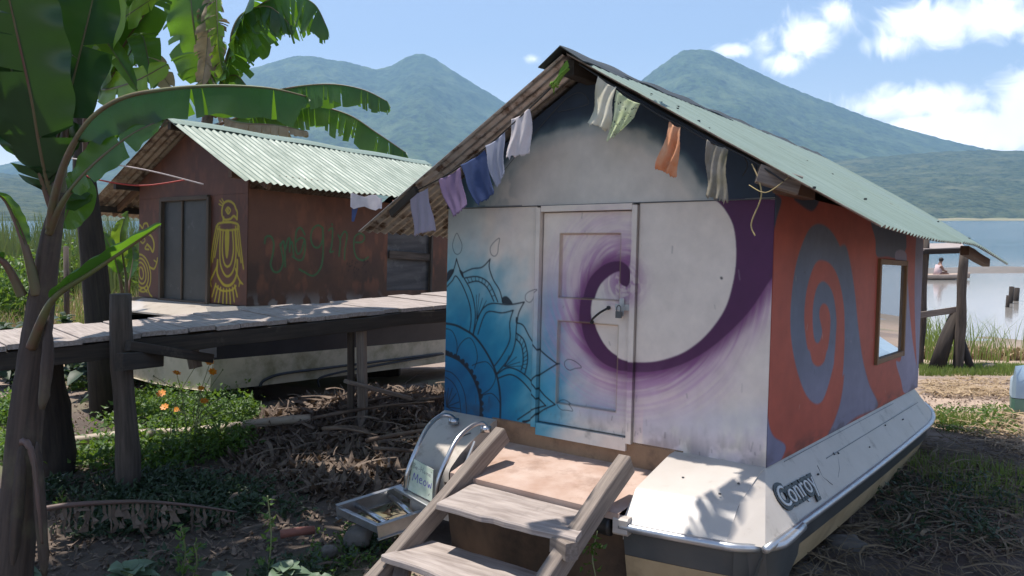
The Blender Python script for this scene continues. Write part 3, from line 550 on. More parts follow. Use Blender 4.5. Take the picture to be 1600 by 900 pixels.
for k in range(60):
    u = rng.uniform(0, 3.7); v = rng.uniform(0, 1.3); CS.stroke([(u, v), (u+rng.normal()*.01, v+rng.uniform(.002, .03))], rng.uniform(.003, .009), lin((50, 36, 34)) if k % 3 else lin((200, 180, 170)), rng.uniform(.2, .6))
CS.mixin((1-sst(.0, .10, CS.V+(mA-.5)*.1))*.5*sst(.4, .6, mB), lin((60, 46, 44)))
# ------------------------------------------------------------------ the near boat with its cabin
HUT = thing('boat_cabin', 'white and terracotta painted cabin with a purple spiral door, built on a cream motorboat hull', 'boat cabin', W1(1.1, 1.5, -.8))
WH = 1.36; ZP = 2.17; SL = (ZP-1.2)/1.66
def roofz(u): return ZP-SL*abs(u-1.1)
DU0, DU1, DV0, DV1 = .80, 1.42, .035, 1.315        # door leaf
def build_front():
    mb = MB(); F = .042
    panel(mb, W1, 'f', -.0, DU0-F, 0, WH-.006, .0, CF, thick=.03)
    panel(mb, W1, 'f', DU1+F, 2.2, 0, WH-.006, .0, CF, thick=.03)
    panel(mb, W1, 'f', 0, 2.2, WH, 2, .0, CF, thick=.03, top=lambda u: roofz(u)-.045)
    w = mb.build('front_wall', M['mural'], HUT)
    mb = MB()
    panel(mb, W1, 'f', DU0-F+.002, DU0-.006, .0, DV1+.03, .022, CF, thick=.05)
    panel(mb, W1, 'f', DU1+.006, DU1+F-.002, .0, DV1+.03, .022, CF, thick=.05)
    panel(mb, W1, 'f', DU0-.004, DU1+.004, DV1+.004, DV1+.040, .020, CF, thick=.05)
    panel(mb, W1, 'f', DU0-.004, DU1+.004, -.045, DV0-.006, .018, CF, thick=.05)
    d = thing0 = None
    mb.build('door_frame', M['mural'], HUT)
    W = DU1-DU0
    def hf(A, B):
        a = (A-DU0)/W; b = (B-DV0)/(DV1-DV0); D = np.zeros_like(A)
        for (a0, a1, b0, b1) in ((.13, .80, .60, .90), (.13, .80, .10, .49)):
            e = np.minimum(np.minimum((A-(DU0+a0*W)), (DU0+a1*W-A)), np.minimum(B-(DV0+b0*(DV1-DV0)), DV0+b1*(DV1-DV0)-B)); D -= .024*np.clip(e/.005, 0, 1)
        return D
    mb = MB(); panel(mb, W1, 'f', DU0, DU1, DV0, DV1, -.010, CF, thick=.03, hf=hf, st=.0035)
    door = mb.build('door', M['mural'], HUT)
    # handle, hasp and padlock
    mb = MB(); a = FP(925, 503); b = FP(951, 481)
    pts = [W1(a[0], .0, a[1]), W1(a[0]*.75+b[0]*.25, -.035, a[1]*.75+b[1]*.25), W1(a[0]*.3+b[0]*.7, -.035, a[1]*.3+b[1]*.7), W1(b[0], .0, b[1])]
    mb.tube(spl(pts, 6), .0065, 8); 
    for q in (a, b): mb.tube([W1(q[0], .003, q[1]), W1(q[0], -.006, q[1])], .012, 10)
    mb.build('handle', M['black'], door, auto=True)
    mb = MB(); q = FP(972, 480); mb.beam(W1(q[0]+.04, -.008, q[1]+.0), W1(q[0]-.06, -.012, q[1]), .004, .035, up=E3, bev=.001)
    mb.beam(W1(q[0], -.004, q[1]+.05), W1(q[0], -.004, q[1]-.05), .03, .005, up=E2, bev=.001); mb.build('hasp', M['alu'], door, auto=True)
    mb = MB(); q = FP(972, 491); mb.beam(W1(q[0], -.04, q[1]+.018), W1(q[0], -.04, q[1]-.02), .036, .018, up=E2, bev=.004)
    mb.tube(spl([W1(q[0]+.012, -.04, q[1]+.015), W1(q[0]+.012, -.04, q[1]+.04), W1(q[0], -.04, q[1]+.052), W1(q[0]-.012, -.04, q[1]+.04), W1(q[0]-.012, -.04, q[1]+.015)], 5), .0035, 6)
    mb.build('padlock', M['band'], door, auto=True)
    # thin horizontal joint batten under the gable
    mb = MB(); mb.beam(W1(-.01, -.004, WH-.003), W1(2.21, -.004, WH-.003), .006, .006, up=E3, bev=.001); mb.build('joint_strip', M['band'], HUT)
build_front()
WIN = (2.14, 3.05, .335, 1.10)
def build_side():
    mb = MB(); a0, a1, b0, b1 = WIN
    rt = 1.40
    panel(mb, W1, 's', .006, a0, 0, rt, .004, CS, thick=.03, st=.006); panel(mb, W1, 's', a1, 3.75, 0, rt, .004, CS, thick=.03, st=.006)
    panel(mb, W1, 's', a0, a1, 0, b0, .004, CS, thick=.03, st=.006); panel(mb, W1, 's', a0, a1, b1, rt, .004, CS, thick=.03, st=.006)
    mb.build('side_wall', M['mural'], HUT)
    mb = MB()   # far side and back walls and the floor, unseen but there
    mb.beam(W1(2.2-.02, 1.85+.02, .68), W1(2.2-.02, 1.85+.02, .681), 3.7, .03, up=E1) if False else None
    for q in ([W1(2.2, .03, 0), W1(2.2, 3.75, 0), W1(2.2, 3.75, 1.4), W1(2.2, .03, 1.4)],): mb.prism(q, -E1*.03)
    mb.prism([W1(.03, 3.75, 0), W1(2.17, 3.75, 0), W1(2.17, 3.75, 1.38), W1(1.1, 3.75, 2.08), W1(.03, 3.75, 1.38)], -E2*.03)
    mb.build('rear_wall', M['ply'], HUT)
    mb = MB()
    e = [W1(-.024, a0, b0), W1(-.024, a1, b0), W1(-.024, a1, b1), W1(-.024, a0, b1)]
    w = .05
    w = .04; mb.beam(W1(-.010, a0+w/2, b0), W1(-.010, a0+w/2, b1), w, .034, up=E1); mb.beam(W1(-.010, a1-w/2, b0), W1(-.010, a1-w/2, b1), w, .034, up=E1)
    mb.beam(W1(-.010, a0+w, b0+w/2), W1(-.010, a1-w, b0+w/2), w, .03, up=E1); mb.beam(W1(-.010, a0+w, b1-w/2), W1(-.010, a1-w, b1-w/2), w, .03, up=E1)
    fr = mb.build('window', M['trim'], HUT)
    mb = MB(); mb.prism([W1(-.004, a0+w, b0+w), W1(-.004, a1-w, b0+w), W1(-.004, a1-w, b1-w), W1(-.004, a0+w, b1-w)], E1*.004); mb.build('pane', M['glass'], fr)
mg = bpy.data.materials.new('window_glass'); mg.use_nodes = True; b_ = mg.node_tree.nodes['Principled BSDF']; b_.inputs['Base Color'].default_value = (.5, .52, .54, 1); b_.inputs['Metallic'].default_value = .8; b_.inputs['Roughness'].default_value = .015; b_.inputs['IOR'].default_value = 2.4
M['glass'] = mg
build_side()
# ---- roof
def corr(mb, O, u_top, u_bot, z_top, z_bot, v0, v1, sag=None, pitch=.076, amp=.009, nsl=14, mi=(0, 1), over=0, seedj=0, curl=0.):
    """corrugated slope: ridges run from the ridge (u_top,z_top) down to the eave"""
    W = lambda u, v, z: O+u*E1+v*E2+z*E3
    nv = int((v1-v0)/pitch*8)+1; V = np.linspace(v0, v1, nv); T = np.linspace(0, 1, nsl)
    du = u_bot-u_top; dz = z_bot-z_top; nrm = n_(np.array([-dz*np.sign(du)*1.0, abs(du)])); nu = nrm[0]*1.0*(1 if du > 0 else -1)*(1 if dz < 0 else 1); nz = abs(nrm[1])
    nu = (-dz)/math.hypot(du, dz)*(1 if du > 0 else -1); nz = abs(du)/math.hypot(du, dz)
    jit = fbm(V*1.4+seedj, V*0, 3, 5+seedj)-.5; rows = []; rows2 = []; g1 = []
    for i, v in enumerate(V):
        a = amp*math.cos(2*math.pi*v/pitch); e = over*jit[i]
        r1 = []; r2 = []; gg = []
        for t in T:
            tt = t*(1+e); u = u_top+du*tt; z = z_top+dz*tt
            if sag is not None: z += sag(v, t)
            aa = a*(1-.0*t)
            p = W(u+nu*aa, v, z+nz*aa); r1.append(p); r2.append(p-(nu*E1+nz*E3)*.003); gg.append((v, t*2, 0))
        rows.append(r1); rows2.append(r2); g1.append(gg)
    A = np.array(rows); B = np.array(rows2); fl = du < 0
    mb.grid(A, mi[0], gc=np.array(g1), flip=not fl); mb.grid(B, mi[1], gc=np.array(g1), flip=fl)
    for q in ((A[0], B[0]), (A[-1], B[-1]), (A[:, 0], B[:, 0]), (A[:, -1], B[:, -1])): mb.grid(np.stack(q), mi[1])
def sagR(v, t):
    z = -.010*t*math.sin(v*2.1)
    if v > 2.4: z -= .085*((v-2.4)/1.9)**1.6*t**3
    if v < .05: z += .0
    return z
mb = MB()
corr(mb, O1, 1.085, -.56, ZP, 1.2, -.283, 1.9, sagR, seedj=1, over=.012, amp=.008)
corr(mb, O1, 1.085, -.575, ZP+.006, 1.206-.006, 1.86, 4.30, sagR, seedj=2, over=.03)
RR = mb.build('roof_slope', [M['green'], M['rust']], HUT, smooth=True)
mb = MB(); corr(mb, O1, 1.115, 2.77, ZP, ZP-SL*1.66, -.283, .62, None, seedj=3, over=.01, mi=(0, 1)); corr(mb, O1, 1.115, 2.78, ZP+.006, ZP-SL*1.67, .58, 1.9, None, seedj=3, over=.02, mi=(0, 1)); corr(mb, O1, 1.115, 2.80, ZP+.012, ZP-SL*1.68, 1.86, 4.30, None, seedj=4, over=.03, mi=(0, 1))
mb.build('roof_slope', [M['green'], M['galv']], HUT, smooth=True)
# ridge cap: bent felt strip with broken edges
mb = MB(); V = np.linspace(-.33, 4.32, 90)
jl = fbm(V*3, V*0, 4, 88)-.5; jr = fbm(V*3+40, V*0, 4, 89)-.5; rows = []
for i, v in enumerate(V):
    l = .15+.08*jl[i]; rr_ = (.17 if v < .15 else .10)+.10*jr[i]; bump = .012*math.sin(v*9)*math.sin(v*3.1)
    rows.append([W1(1.1+l, v, ZP-SL*l+.018+bump), W1(1.1+l*.5, v, ZP-SL*l*.5+.026), W1(1.1, v, ZP+.032+bump), W1(1.1-rr_*.5, v, ZP-SL*rr_*.5+.026), W1(1.1-rr_, v, ZP-SL*rr_+.017+abs(bump))])
rows = np.array(rows); mb.grid(rows, flip=False); mb.grid(rows-E3*.006, flip=True)
for q in (rows[0], rows[-1], rows[:, 0], rows[:, -1]): mb.grid(np.stack([q, q-E3*.006]))
mb.build('ridge_cap', M['tar'], HUT, smooth=True)
# rafters, purlins and wall plates
for u0, u1 in ((1.06, .04), (1.14, 2.16)):
    mb = MB(); mb.beam(W1(u0, .06, roofz(u0)-.07), W1(u1, .06, roofz(u1)-.065), .05, .075, up=E3, rough=.002); mb.build('rafter', M['darkwood'], HUT)
    mb = MB(); mb.beam(W1(u0, 4.05, roofz(u0)-.06), W1(u1, 4.05, roofz(u1)-.09), .05, .075, up=E3, rough=.002); mb.build('rafter', M['brownwood'], HUT)
for u, v0, v1, m in ((-.07, -.14, .30, 'brownwood'), (2.27, .1, 4.1, 'darkwood'), (-.44, 2.9, 4.12, 'brownwood'), (2.66, 3.0, 4.1, 'darkwood'), (1.1, -.24, 4.1, 'darkwood')):
    mb = MB(); z = roofz(u)-.075; 
    if u == -.44: mb.beam(W1(u, v0, z-.01), W1(u, v1, z-.085), .06, .07, up=E3, rough=.002)
    else: mb.beam(W1(u, v0, z), W1(u, v1, z), .07, .085, up=E3, rough=.003)
    mb.build('purlin', M[m], HUT)
mb = MB(); mb.beam(W1(2.24, -.265, roofz(2.24)-.040), W1(2.475, -.262, roofz(2.475)-.055), .03, .055, up=E3, rough=.003); mb.build('eave_board', M['darkwood'], HUT)
mb = MB(); mb.beam(W1(.0, -.25, 1.45), W1(-.17, -.16, 1.40), .075, .085, up=E3, rough=.006); mb.build('beam_end', M['wood'], HUT)
# nail heads and holes on the right slope
mb = MB()
for k in range(20):
    t = rng.uniform(.1, .95); v = rng.choice([-.2, .1, .9, 1.88, 2.6, 3.3])+rng.uniform(-.12, .12); u = 1.085-1.64*t; z = ZP-SL*(1.1-u)+.011
    mb.tube([W1(u, v, z-.004), W1(u, v, z+.006)], rng.uniform(.005, .010), 7)
mb.build('roof_nails', M['tar'], HUT); bpy.data.objects['roof_nails']['kind'] = 'stuff'
# ---- hull
def hull(O, root, mats, bandz=-.40, side0=-.46, ch=(.12, .17)):
    W = lambda u, v, z: O+u*E1+v*E2+z*E3
    vs = np.concatenate([np.linspace(-.46, 3.2, 24), np.linspace(3.35, 5.45, 22)])
    def half(v): 
        if v < 3.1: return 1.29-.02*((v-1.5)/2)**2
        t = (v-3.1)/2.4; return max(.01, 1.28*(1-t**2.3)**.75) if t < 1 else .01
    def sec(v):
        h = half(v); t = max(0, (v-2.6)/2.9); k = h/1.29
        zr = -.25+.05*t*t
        keel = -.90+.50*t**2.2
        top = max(h-.19, 0.)
        inner = min(1.10, top) if v < 3.8 else max(0, top)
        z0 = .0 
        return [(top, z0), (top+(h-top)*.38, z0-.085), (h, zr)], [(h, zr), (h-.015*k, zr-.03), (h-.05*k, bandz)], [(h-.05*k, bandz), (h-ch[0]*k, bandz-ch[1]+.05*t), ((h-.16*k)*.55, keel*.6+(bandz-ch[1])*.4), (0, keel)], top
    names = []
    for nm, idx, mt, sm in (('hull_side', 0, mats[0], False), ('hull_band', 1, mats[1], False), ('hull_bottom', 2, mats[2], True)):
        mb = MB()
        for sgn in (-1, 1):
            rows = []
            for v in (np.r_[side0, vs[vs > side0]] if (idx == 0 or (sgn > 0 and side0 == 0)) else vs):
                s = sec(v)[idx]; rows.append([W(1.1+sgn*q[0], v, q[1]) for q in s])
            if idx == 0:      # subdivide the lower panel so the crease reads
                pass
            mb.grid(np.array(rows), flip=(sgn < 0))
        if idx == 0:          # foredeck beyond the cabin
            rows = []
            for v in np.linspace(3.7, 5.4, 16):
                tp = sec(v)[3]; rows.append([W(1.1+s_*tp, v, .0+.03*(1-s_*s_)) for s_ in np.linspace(-1, 1, 7)])
            mb.grid(np.array(rows))
        names.append(mb.build(nm, mt, root, auto=True))
    # rub rail right round
    mb = MB()
    for sgn in (-1, 1):
        mb.tube([W(1.1+sgn*(half(v)+.004), v, sec(v)[0][2][1]) for v in (vs[vs > .1] if (sgn > 0 and side0 == 0) else vs)], .019, 8)
    return sec, half, mb, W
sec, half, railmb, _ = hull(O1, HUT, (M['gel'], M['band'], M['hullbot']), side0=0.)
def tz(u): return -.60+.17*((u-1.1)/1.3)**2     # transom curve (e2 of the rail)
# stern: deck blocks either side, outboard well between
def sternblock(u0, u1, name, mt):
    mb = MB(); us = np.linspace(u0, u1, 14); rows = []
    for i, u in enumerate(us):
        e = min(abs(u-u0), abs(u-u1)); rows.append([W1(u, .02, .004), W1(u, -.06, -.004), W1(u, tz(u)+.15, -.105), W1(u, tz(u)+.13, -.118), W1(u, tz(u)+.02, -.235), W1(u, tz(u), -.25)])
    mb.grid(np.array(rows)); 
    return mb
R0, R1, L0, L1 = -.0, .50, 1.74, 2.2
mb = sternblock(R0-.0, R1, 'x', None)
# corner facets joining the stern deck to the side deck
cA, cB = W1(0, 0, .004), W1(-.165, -.435, -.25); cK = cA+.42*(cB-cA)+E3*.006
cC, cR, cS, cT = W1(-.0725, 0, -.085), W1(-.19, 0, -.25), W1(0, tz(0)+.15, -.105), W1(0, tz(0), -.25)
mb.poly([cA, cK, cS]); mb.poly([cA, cS, W1(0, -.06, -.004)]); mb.poly([cK, cB, cT, cS]); mb2 = MB(); mb2.poly([cA, cC, cK]); mb2.poly([cC, cR, cB, cK]); mb2.build('side_deck_corner', M['gel'], HUT)
mb.poly([W1(R1, .02, .004), W1(R1, -.06, -.004), W1(R1, tz(R1)+.15, -.105), W1(R1, tz(R1)+.02, -.235), W1(R1, tz(R1)+.02, -.34), W1(R1, .02, -.34)])
mb.build('stern_deck', M['gelw'], HUT, auto=True)
def LU(e2): return 2.2-.20*min(.62, max(0, -e2))/.6
mb = MB(); rows = []
for f_ in np.linspace(0, 1, 12):
    r_ = []
    for k_, z_ in ((.02, .004), (-.04, -.008), (-.22, -.085), (-.35, -.16), (-.435, -.23), (-.45, -.26), (-.44, -.55)):
        dd_ = 0; e_ = k_ if k_ is not None else tz(1.9)+dd_; u_ = L0+(LU(e_)-L0)*f_; r_.append(W1(u_, e_, z_))
    rows.append(r_)
mb.grid(np.array(rows)); A_ = rows[-1]; mb.grid(np.array([A_, [p_+E1*.02-E3*.5*(i_ > 0)-E3*.05 for i_, p_ in enumerate(A_)]]), flip=True)
mb.poly([W1(L0, .02, .004), W1(L0, -.04, -.008), W1(L0, -.22, -.085), W1(L0, -.35, -.16), W1(L0, -.435, -.23), W1(L0, -.44, -.5), W1(L0, .02, -.5)])
mb.build('stern_deck', M['gel'], HUT, auto=True)
mb = MB(); mb.tube([W1(1.80, -.19, -.066), W1(1.83, -.30, -.092)], .004, 6); mb.build('deck_fitting', M['band'], HUT)
# transom, band and bottom below the rail on the right and under the well
def transom(u0, u1, z0, z1, rake0, rake1, name, mt, ztop=None):
    mb = MB(); rows = []
    for u in np.linspace(u0, u1, 16): rows.append([W1(u, tz(u)+rake0, z0), W1(u, tz(u)+(rake0+rake1)/2, (z0+z1)/2), W1(u, tz(u)+rake1, z1)])
    mb.grid(np.array(rows)); return mb.build(name, mt, HUT, auto=True)
transom(-.165, .50, -.265, -.42, .012, .045, 'transom_band', M['band'])
transom(-.11, .50, -.422, -.72, .045, .11, 'transom', M['hullbot'])
transom(.50, 1.74, -.30, -.84, .07, .18, 'transom', M['plyshade'])
mb = MB()     # wet-well floor, its risers
mb.grid(np.array([[W1(R1, .0, -.13), W1(R1, -.595, -.20)], [W1(L0, .0, -.13), W1(1.60, -.595, -.20)]]))
mb.prism([W1(R1, -.595, -.201), W1(1.60, -.595, -.201), W1(1.60, -.595, -.235), W1(R1, -.595, -.235)], E2*.012)
mb.build('well_floor', M['pinkdeck'], HUT)
mb = MB(); mb.prism([W1(R1-.05, .012, -.14), W1(L0+.04, .012, -.14), W1(L0+.04, .012, .01), W1(R1-.05, .012, .01)], -E2*.012); mb.build('sill_board', M['ply'], HUT)
mb = MB(); mb.prism([W1(0, .03, -.09), W1(2.2, .03, -.09), W1(2.2, 3.7, -.09), W1(0, 3.7, -.09)], -E3*.03); mb.build('cabin_floor', M['ply'], HUT)
# stern rub rail + end cap
pts = [W1(u, tz(u)-.017, -.264) for u in np.linspace(.50, -.04, 10)]+[W1(-.125, tz(-.12)+.028, -.264), W1(-.188, tz(-.15)+.11, -.262), W1(-.202, -.25, -.26), W1(-.196, .0, -.255)]
railmb.tube(spl(pts, 4), .021, 10)
cr_ = spl(pts[9:], 5); rows = []
for p_ in cr_:
    inn = n_(W1(.3, .3, -.26)-p_); rows.append([p_+inn*.008-E3*.004, p_+inn*.03-E3*.15, p_+inn*.12-E3*.34])
mb = MB(); mb.grid(np.array(rows)); mb.build('hull_corner', M['band'], HUT, smooth=True)
railmb.build('rub_rail', M['railm'], HUT, smooth=True)
mb = MB(); mb.beam(W1(.53, tz(.53)-.004, -.262), W1(.455, tz(.45)-.004, -.262), .064, .085, up=E3, bev=.01); mb.build('rail_end_cap', M['gelw'], HUT, auto=True)
mb = MB(); mb.tube(spl([W1(.82, -.50, -.27), W1(.66, -.56, -.28), W1(.55, -.57, -.28)], 6), .048, 12); mb.build('drain_hose', M['black'], HUT, smooth=True)
# pencil cracks, spots and seam along the side deck
mb = MB()
for (v_, k_, r_) in ((.55, .5, .006), (.95, .35, .009), (1.02, .38, .007), (1.6, .6, .005), (2.2, .4, .006), (.30, .62, .006), (2.7, .5, .005)):
    q_ = W1(-.19*k_, v_, -.25*k_); mb.tube([q_-E1*.0-E3*.004, q_+E3*.006-E1*.010], r_, 7)
for (u_, e_, z_) in ((.06, -.20, -.052), (.10, -.33, -.083), (.33, -.25, -.063)): mb.tube([W1(u_, e_, z_), W1(u_, e_, z_+.006)], .007, 7)
mb.tube([W1(-.075, .62, -.092), W1(-.11, .60, -.145), W1(-.15, .66, -.195)], .0016, 4); mb.tube([W1(-.08, 1.0, -.10), W1(-.12, .90, -.155), W1(-.14, .80, -.185)], .0016, 4)
mb.tube([W1(-.0735, v, -.084) for v in np.linspace(0.8, 3.4, 20)], .0025, 4)
mb.tube([W1(-.012-.001*k, .25+.5*k, -.012-.001*k) for k in range(6)], .002, 4)
mb.build('seam', M['band'], HUT)
# the name on the side deck
xe = E2; ye = n_(.19*E1*1+.25*E3); ze = n_(np.cross(xe, ye)); 
if ze@E1 > 0: ze = -ze
def text3d(body, size, ext, name, mt, origin, xa, ya, za, parent, off=0., shear=0., sx=1., space=1.):
    cu = bpy.data.curves.new(name, 'FONT'); cu.body = body; cu.size = size; cu.extrude = ext; cu.offset = off; cu.shear = shear; cu.space_character = space; cu.resolution_u = 4
    o = bpy.data.objects.new(name, cu); C.objects.link(o); bpy.context.view_layer.update()
    me = bpy.data.meshes.new_from_object(o.evaluated_get(bpy.context.evaluated_depsgraph_get())); bpy.data.objects.remove(o)
    co = np.array([v.co[:] for v in me.vertices]); po = origin+co[:, :1]*sx*xa+co[:, 1:2]*ya+co[:, 2:]*za
    root = parent
    while root.parent is not None: root = root.parent
    po = po-np.array(root.location)
    for v, c in zip(me.vertices, po): v.co = c
    me.materials.clear(); me.materials.append(mt); o = bpy.data.objects.new(name, me); C.objects.link(o); o.parent = parent; return o
def side_pt(x, y):      # on the sloping side deck
    h0 = O1+(-.05)*E1+(-.075)*E3; nn = ze; r = ray(x, y); t = (nn@(h0-CAM))/(nn@r); return CAM+r*t
pa = side_pt(1223, 797); pb = side_pt(1273, 766); ln = np.linalg.norm(pb-pa)
xx_ = n_(pb-pa); yy_ = n_(np.cross(ze, xx_)); yy_ = yy_ if yy_[2] > 0 else -yy_
org = pa+ze*.004
t_ = text3d('Conroy', .155, .003, 'name_emblem', M['blackp'], org+ze*.006, xx_, yy_, ze, HUT, off=.019, shear=.0, sx=ln/.155/3.0, space=1.0)
text3d('Conroy', .155, .004, 'letter_edge', M['whitep'], org+ze*.010+xx_*.002, xx_, yy_, ze, t_, off=-.001, shear=.0, sx=ln/.155/3.0)
0 and text3d('Conroy', .155, .005, 'letter_fill', M['blackp'], org+ze*.0055+xx_*.002, xx_, yy_, ze, t_, off=.002, shear=.0, sx=ln/.155/3.0)
q = side_pt(1261, 780); mb = MB(); mb.tube([q, q+ze*.008], .016, 12); mb.build('screw_cap', M['alu'], HUT, auto=True)
# chrome grab rails of the stern
def hp(l): return [tuple(hit(x, y, 1, e)) for x, y, e in l]
for pts in (hp([(709, 655, -.15), (703, 650, -.18), (688, 650, -.24), (668, 668, -.36), (650, 704, -.50), (637, 738, -.56), (634, 764, -.56)]), hp([(759, 667, -.19), (752, 661, -.22), (735, 667, -.30), (714, 687, -.42), (697, 720, -.52), (685, 750, -.57), (679, 786, -.58)])):
    mb = MB(); mb.tube(spl([W1(*p) for p in pts], 7), .0145, 12); b0 = np.array(pts[0]); 
    mb.tube([W1(*b0)-E3*.03, W1(*b0)+E3*.004, W1(*b0)+E3*.008], [.036, .034, .02], 16)
    mb.build('grab_rail', M['steel'], HUT, smooth=True)
mb = MB(); mb.beam(W1(*hit(620, 762, 1, -.57)), W1(*hit(683, 797, 1, -.58)), .05, .022, up=E3); mb.tube([W1(*hit(742, 690, 1, -.33)), W1(*hit(722, 738, 1, -.45)), W1(*hit(700, 760, 1, -.52))], .009, 8); mb.build('rail_crossbar', M['alu'], HUT, auto=True)
# ------------------------------------------------------------------ steps up to the stern
ST_ = thing('wooden_steps', 'weathered grey plank steps leading up to the stern of the painted boat cabin', 'steps', W1(1., -1.2, -.8))
mb = MB(); mb.beam(W1(1.45, -.31, .0), W1(1.50, -1.62, -.82), .07, .10, up=E3, rough=.003, bev=.005); mb.build('stringer', M['wood'], ST_)
mb = MB(); mb.beam(W1(.575, -.40, -.0), W1(.56, -1.95, -.90), .07, .11, up=E3, rough=.003, bev=.005); mb.build('stringer', M['wood'], ST_)
def tread(c, dep, th=.032, mt='plank', parent=ST_):
    """c: back-left, back-right, front-right, front-left in hull coordinates"""
    bl, br, fr, fl = [W1(*q) for q in c]; n = 26; rows = []; g = []; r = random.random()*9
    for i in range(n):
        t = i/(n-1); a = bl*(1-t)+br*t; b = fl*(1-t)+fr*t; w1 = .006*(vnoise(np.array(t*9+r), np.array(1.))-.5)*2; w2 = .010*(vnoise(np.array(t*11+r), np.array(7.))-.5)*2
        d = n_(b-a); a = a+d*w1; b = b+d*w2; cup = .006*math.sin(t*2.7)
        ring = [a+E3*0, a*.5+b*.5+E3*(-.004+cup), b-d*.006, b-E3*.008, b-E3*th+d*.0, a*.5+b*.5-E3*th, a-E3*th]; rows.append(ring+[ring[0]]); L_ = t*np.linalg.norm(br-bl)
        g.append([(L_+r, k*.07, 0) for k in range(8)])
    mb = MB(); mb.grid(np.array(rows), gc=np.array(g)); mb.poly(rows[0][:-1][::-1], gc=np.array(g[0][:-1])); mb.poly(rows[-1][:-1], gc=np.array(g[-1][:-1]))
    return mb.build('tread', M[mt], parent)
tread([(1.42, -.61, -.225), (.63, -.61, -.225), (.49, -.99, -.215), (1.31, -1.02, -.22)], .4)
tread([(1.44, -.90, -.47), (.60, -.86, -.48), (.60, -1.22, -.47), (1.47, -1.24, -.46)], .3)
tread([(1.42, -1.30, -.70), (.62, -1.28, -.70), (.60, -1.6, -.70), (1.42, -1.62, -.70)], .3)
mb = MB(); mb.beam(W1(.62, -.95, -.275), W1(.50, -1.0, -.275), .07, .08, up=E3, bev=.004); mb.build('bracket', M['wood'], ST_)
mb = MB(); mb.beam(W1(1.46, -1.08, -.53), W1(1.38, -1.2, -.62), .08, .07, up=E3, bev=.004); mb.build('bracket', M['wood'], ST_)
# hand painted sign between the grab rails
CM = Canvas(0, .36, 0, .42, .003); CM.c[:] = lin((196, 208, 186)); CM.mixin(sst(.4, .7, fbm(CM.U*12, CM.V*12, 4, 5))*.6, lin((222, 228, 214)))
def sg(p, col, w=.008): CM.stroke([(x*.36/100, .42-y*.42/120) for x, y in p], w, lin(col), .9)
blk = (40, 40, 60); vio = (70, 60, 150)
for p in ([(6, 14), (8, 34)], [(6, 15), (14, 17), (9, 24), (16, 28), (8, 34)], [(18, 30), (25, 28), (24, 24), (19, 26), (20, 33), (27, 33)], [(30, 28), (37, 27)],
          [(42, 14), (42, 33)], [(52, 14), (52, 33)], [(42, 24), (52, 23)], [(60, 25), (57, 29), (60, 33), (64, 29), (60, 25)], [(69, 33), (69, 26), (73, 25), (73, 33)], [(73, 27), (78, 25), (78, 33)], [(82, 30), (88, 28), (87, 24), (82, 26), (83, 33), (90, 32)]): sg(p, blk, .006)
for p in ([(12, 78), (16, 50), (24, 70), (32, 48), (34, 78)], [(42, 64), (52, 62), (50, 56), (42, 60), (43, 74), (54, 74)], [(66, 56), (59, 66), (65, 76), (72, 66), (66, 56)], [(78, 56), (82, 75), (86, 62), (91, 74), (95, 54)]): sg(p, vio, .012)
sg([(88, 96), (84, 104)], blk, .008); sg([(90, 15), (94, 14)], (60, 90, 60), .006)
pTL, pTR, pBR, pBL = [W1(*hit(x, y, 1, e)) for x, y, e in ((646, 716, -.53), (677, 734, -.545), (675, 784, -.565), (637, 765, -.555))]
mb = MB(); na, nb = 90, 100; A, B_ = np.meshgrid(np.linspace(0, 1, na), np.linspace(0, 1, nb), indexing='ij')
q = ((pTL*(1-0))[None, None]*(1-A[..., None])+pTR*A[..., None])*(1-B_[..., None])+(pBL*(1-A[..., None])+pBR*A[..., None])*B_[..., None]
mb.grid(q, col=CM.sample(A*.36, .42-B_*.42)); nn_ = n_(np.cross(pTR-pTL, pBL-pTL)); nn_ = nn_ if nn_@(CAM-pTL) < 0 else -nn_
for e in (q[0], q[-1], q[:, 0], q[:, -1]): mb.grid(np.stack([e, e+nn_*.008]), col=np.full((2, len(e), 3), .3))
tag(mb.build('sign', M['mural']), 'small pale hand lettered sign reading MEOW propped between the chrome grab rails', 'sign')
# aluminium ladder lying in the grass left of the stern
LD = thing('ladder', 'short aluminium ladder lying on the ground left of the wooden steps', 'ladder', G(600, 810, .05))
def rail3(a, b, h=.085):
    mb = MB(); mb.beam(a, b, .008, h, bev=.001); mb.beam(a+np.array([0, 0, h/2]), b+np.array([0, 0, h/2]), .035, .006, bev=.001); mb.beam(a-np.array([0, 0, h/2]), b-np.array([0, 0, h/2]), .035, .006, bev=.001); mb.build('rail', M['alu'], LD)
z0 = .14
f1, f2 = G(526, 800, z0), G(628, 768, z0+.03); g1, g2 = G(590, 832, z0), G(668, 806, z0+.04)
rail3(f1, f2); rail3(g1, g2)
for t in (.30, .80):
    mb = MB(); mb.tube([f1*(1-t)+f2*t, g1*(1-t)+g2*t], .018, 10); mb.build('rung', M['steel'], LD, smooth=True)
mb = MB(); t = .18; mb.beam(f1*(1-.05)+f2*.05+[0, 0, .0], g1*(1-.1)+g2*.1+[0, 0, .0], .03, .05); mb.build('foot_bar', M['alu'], LD)
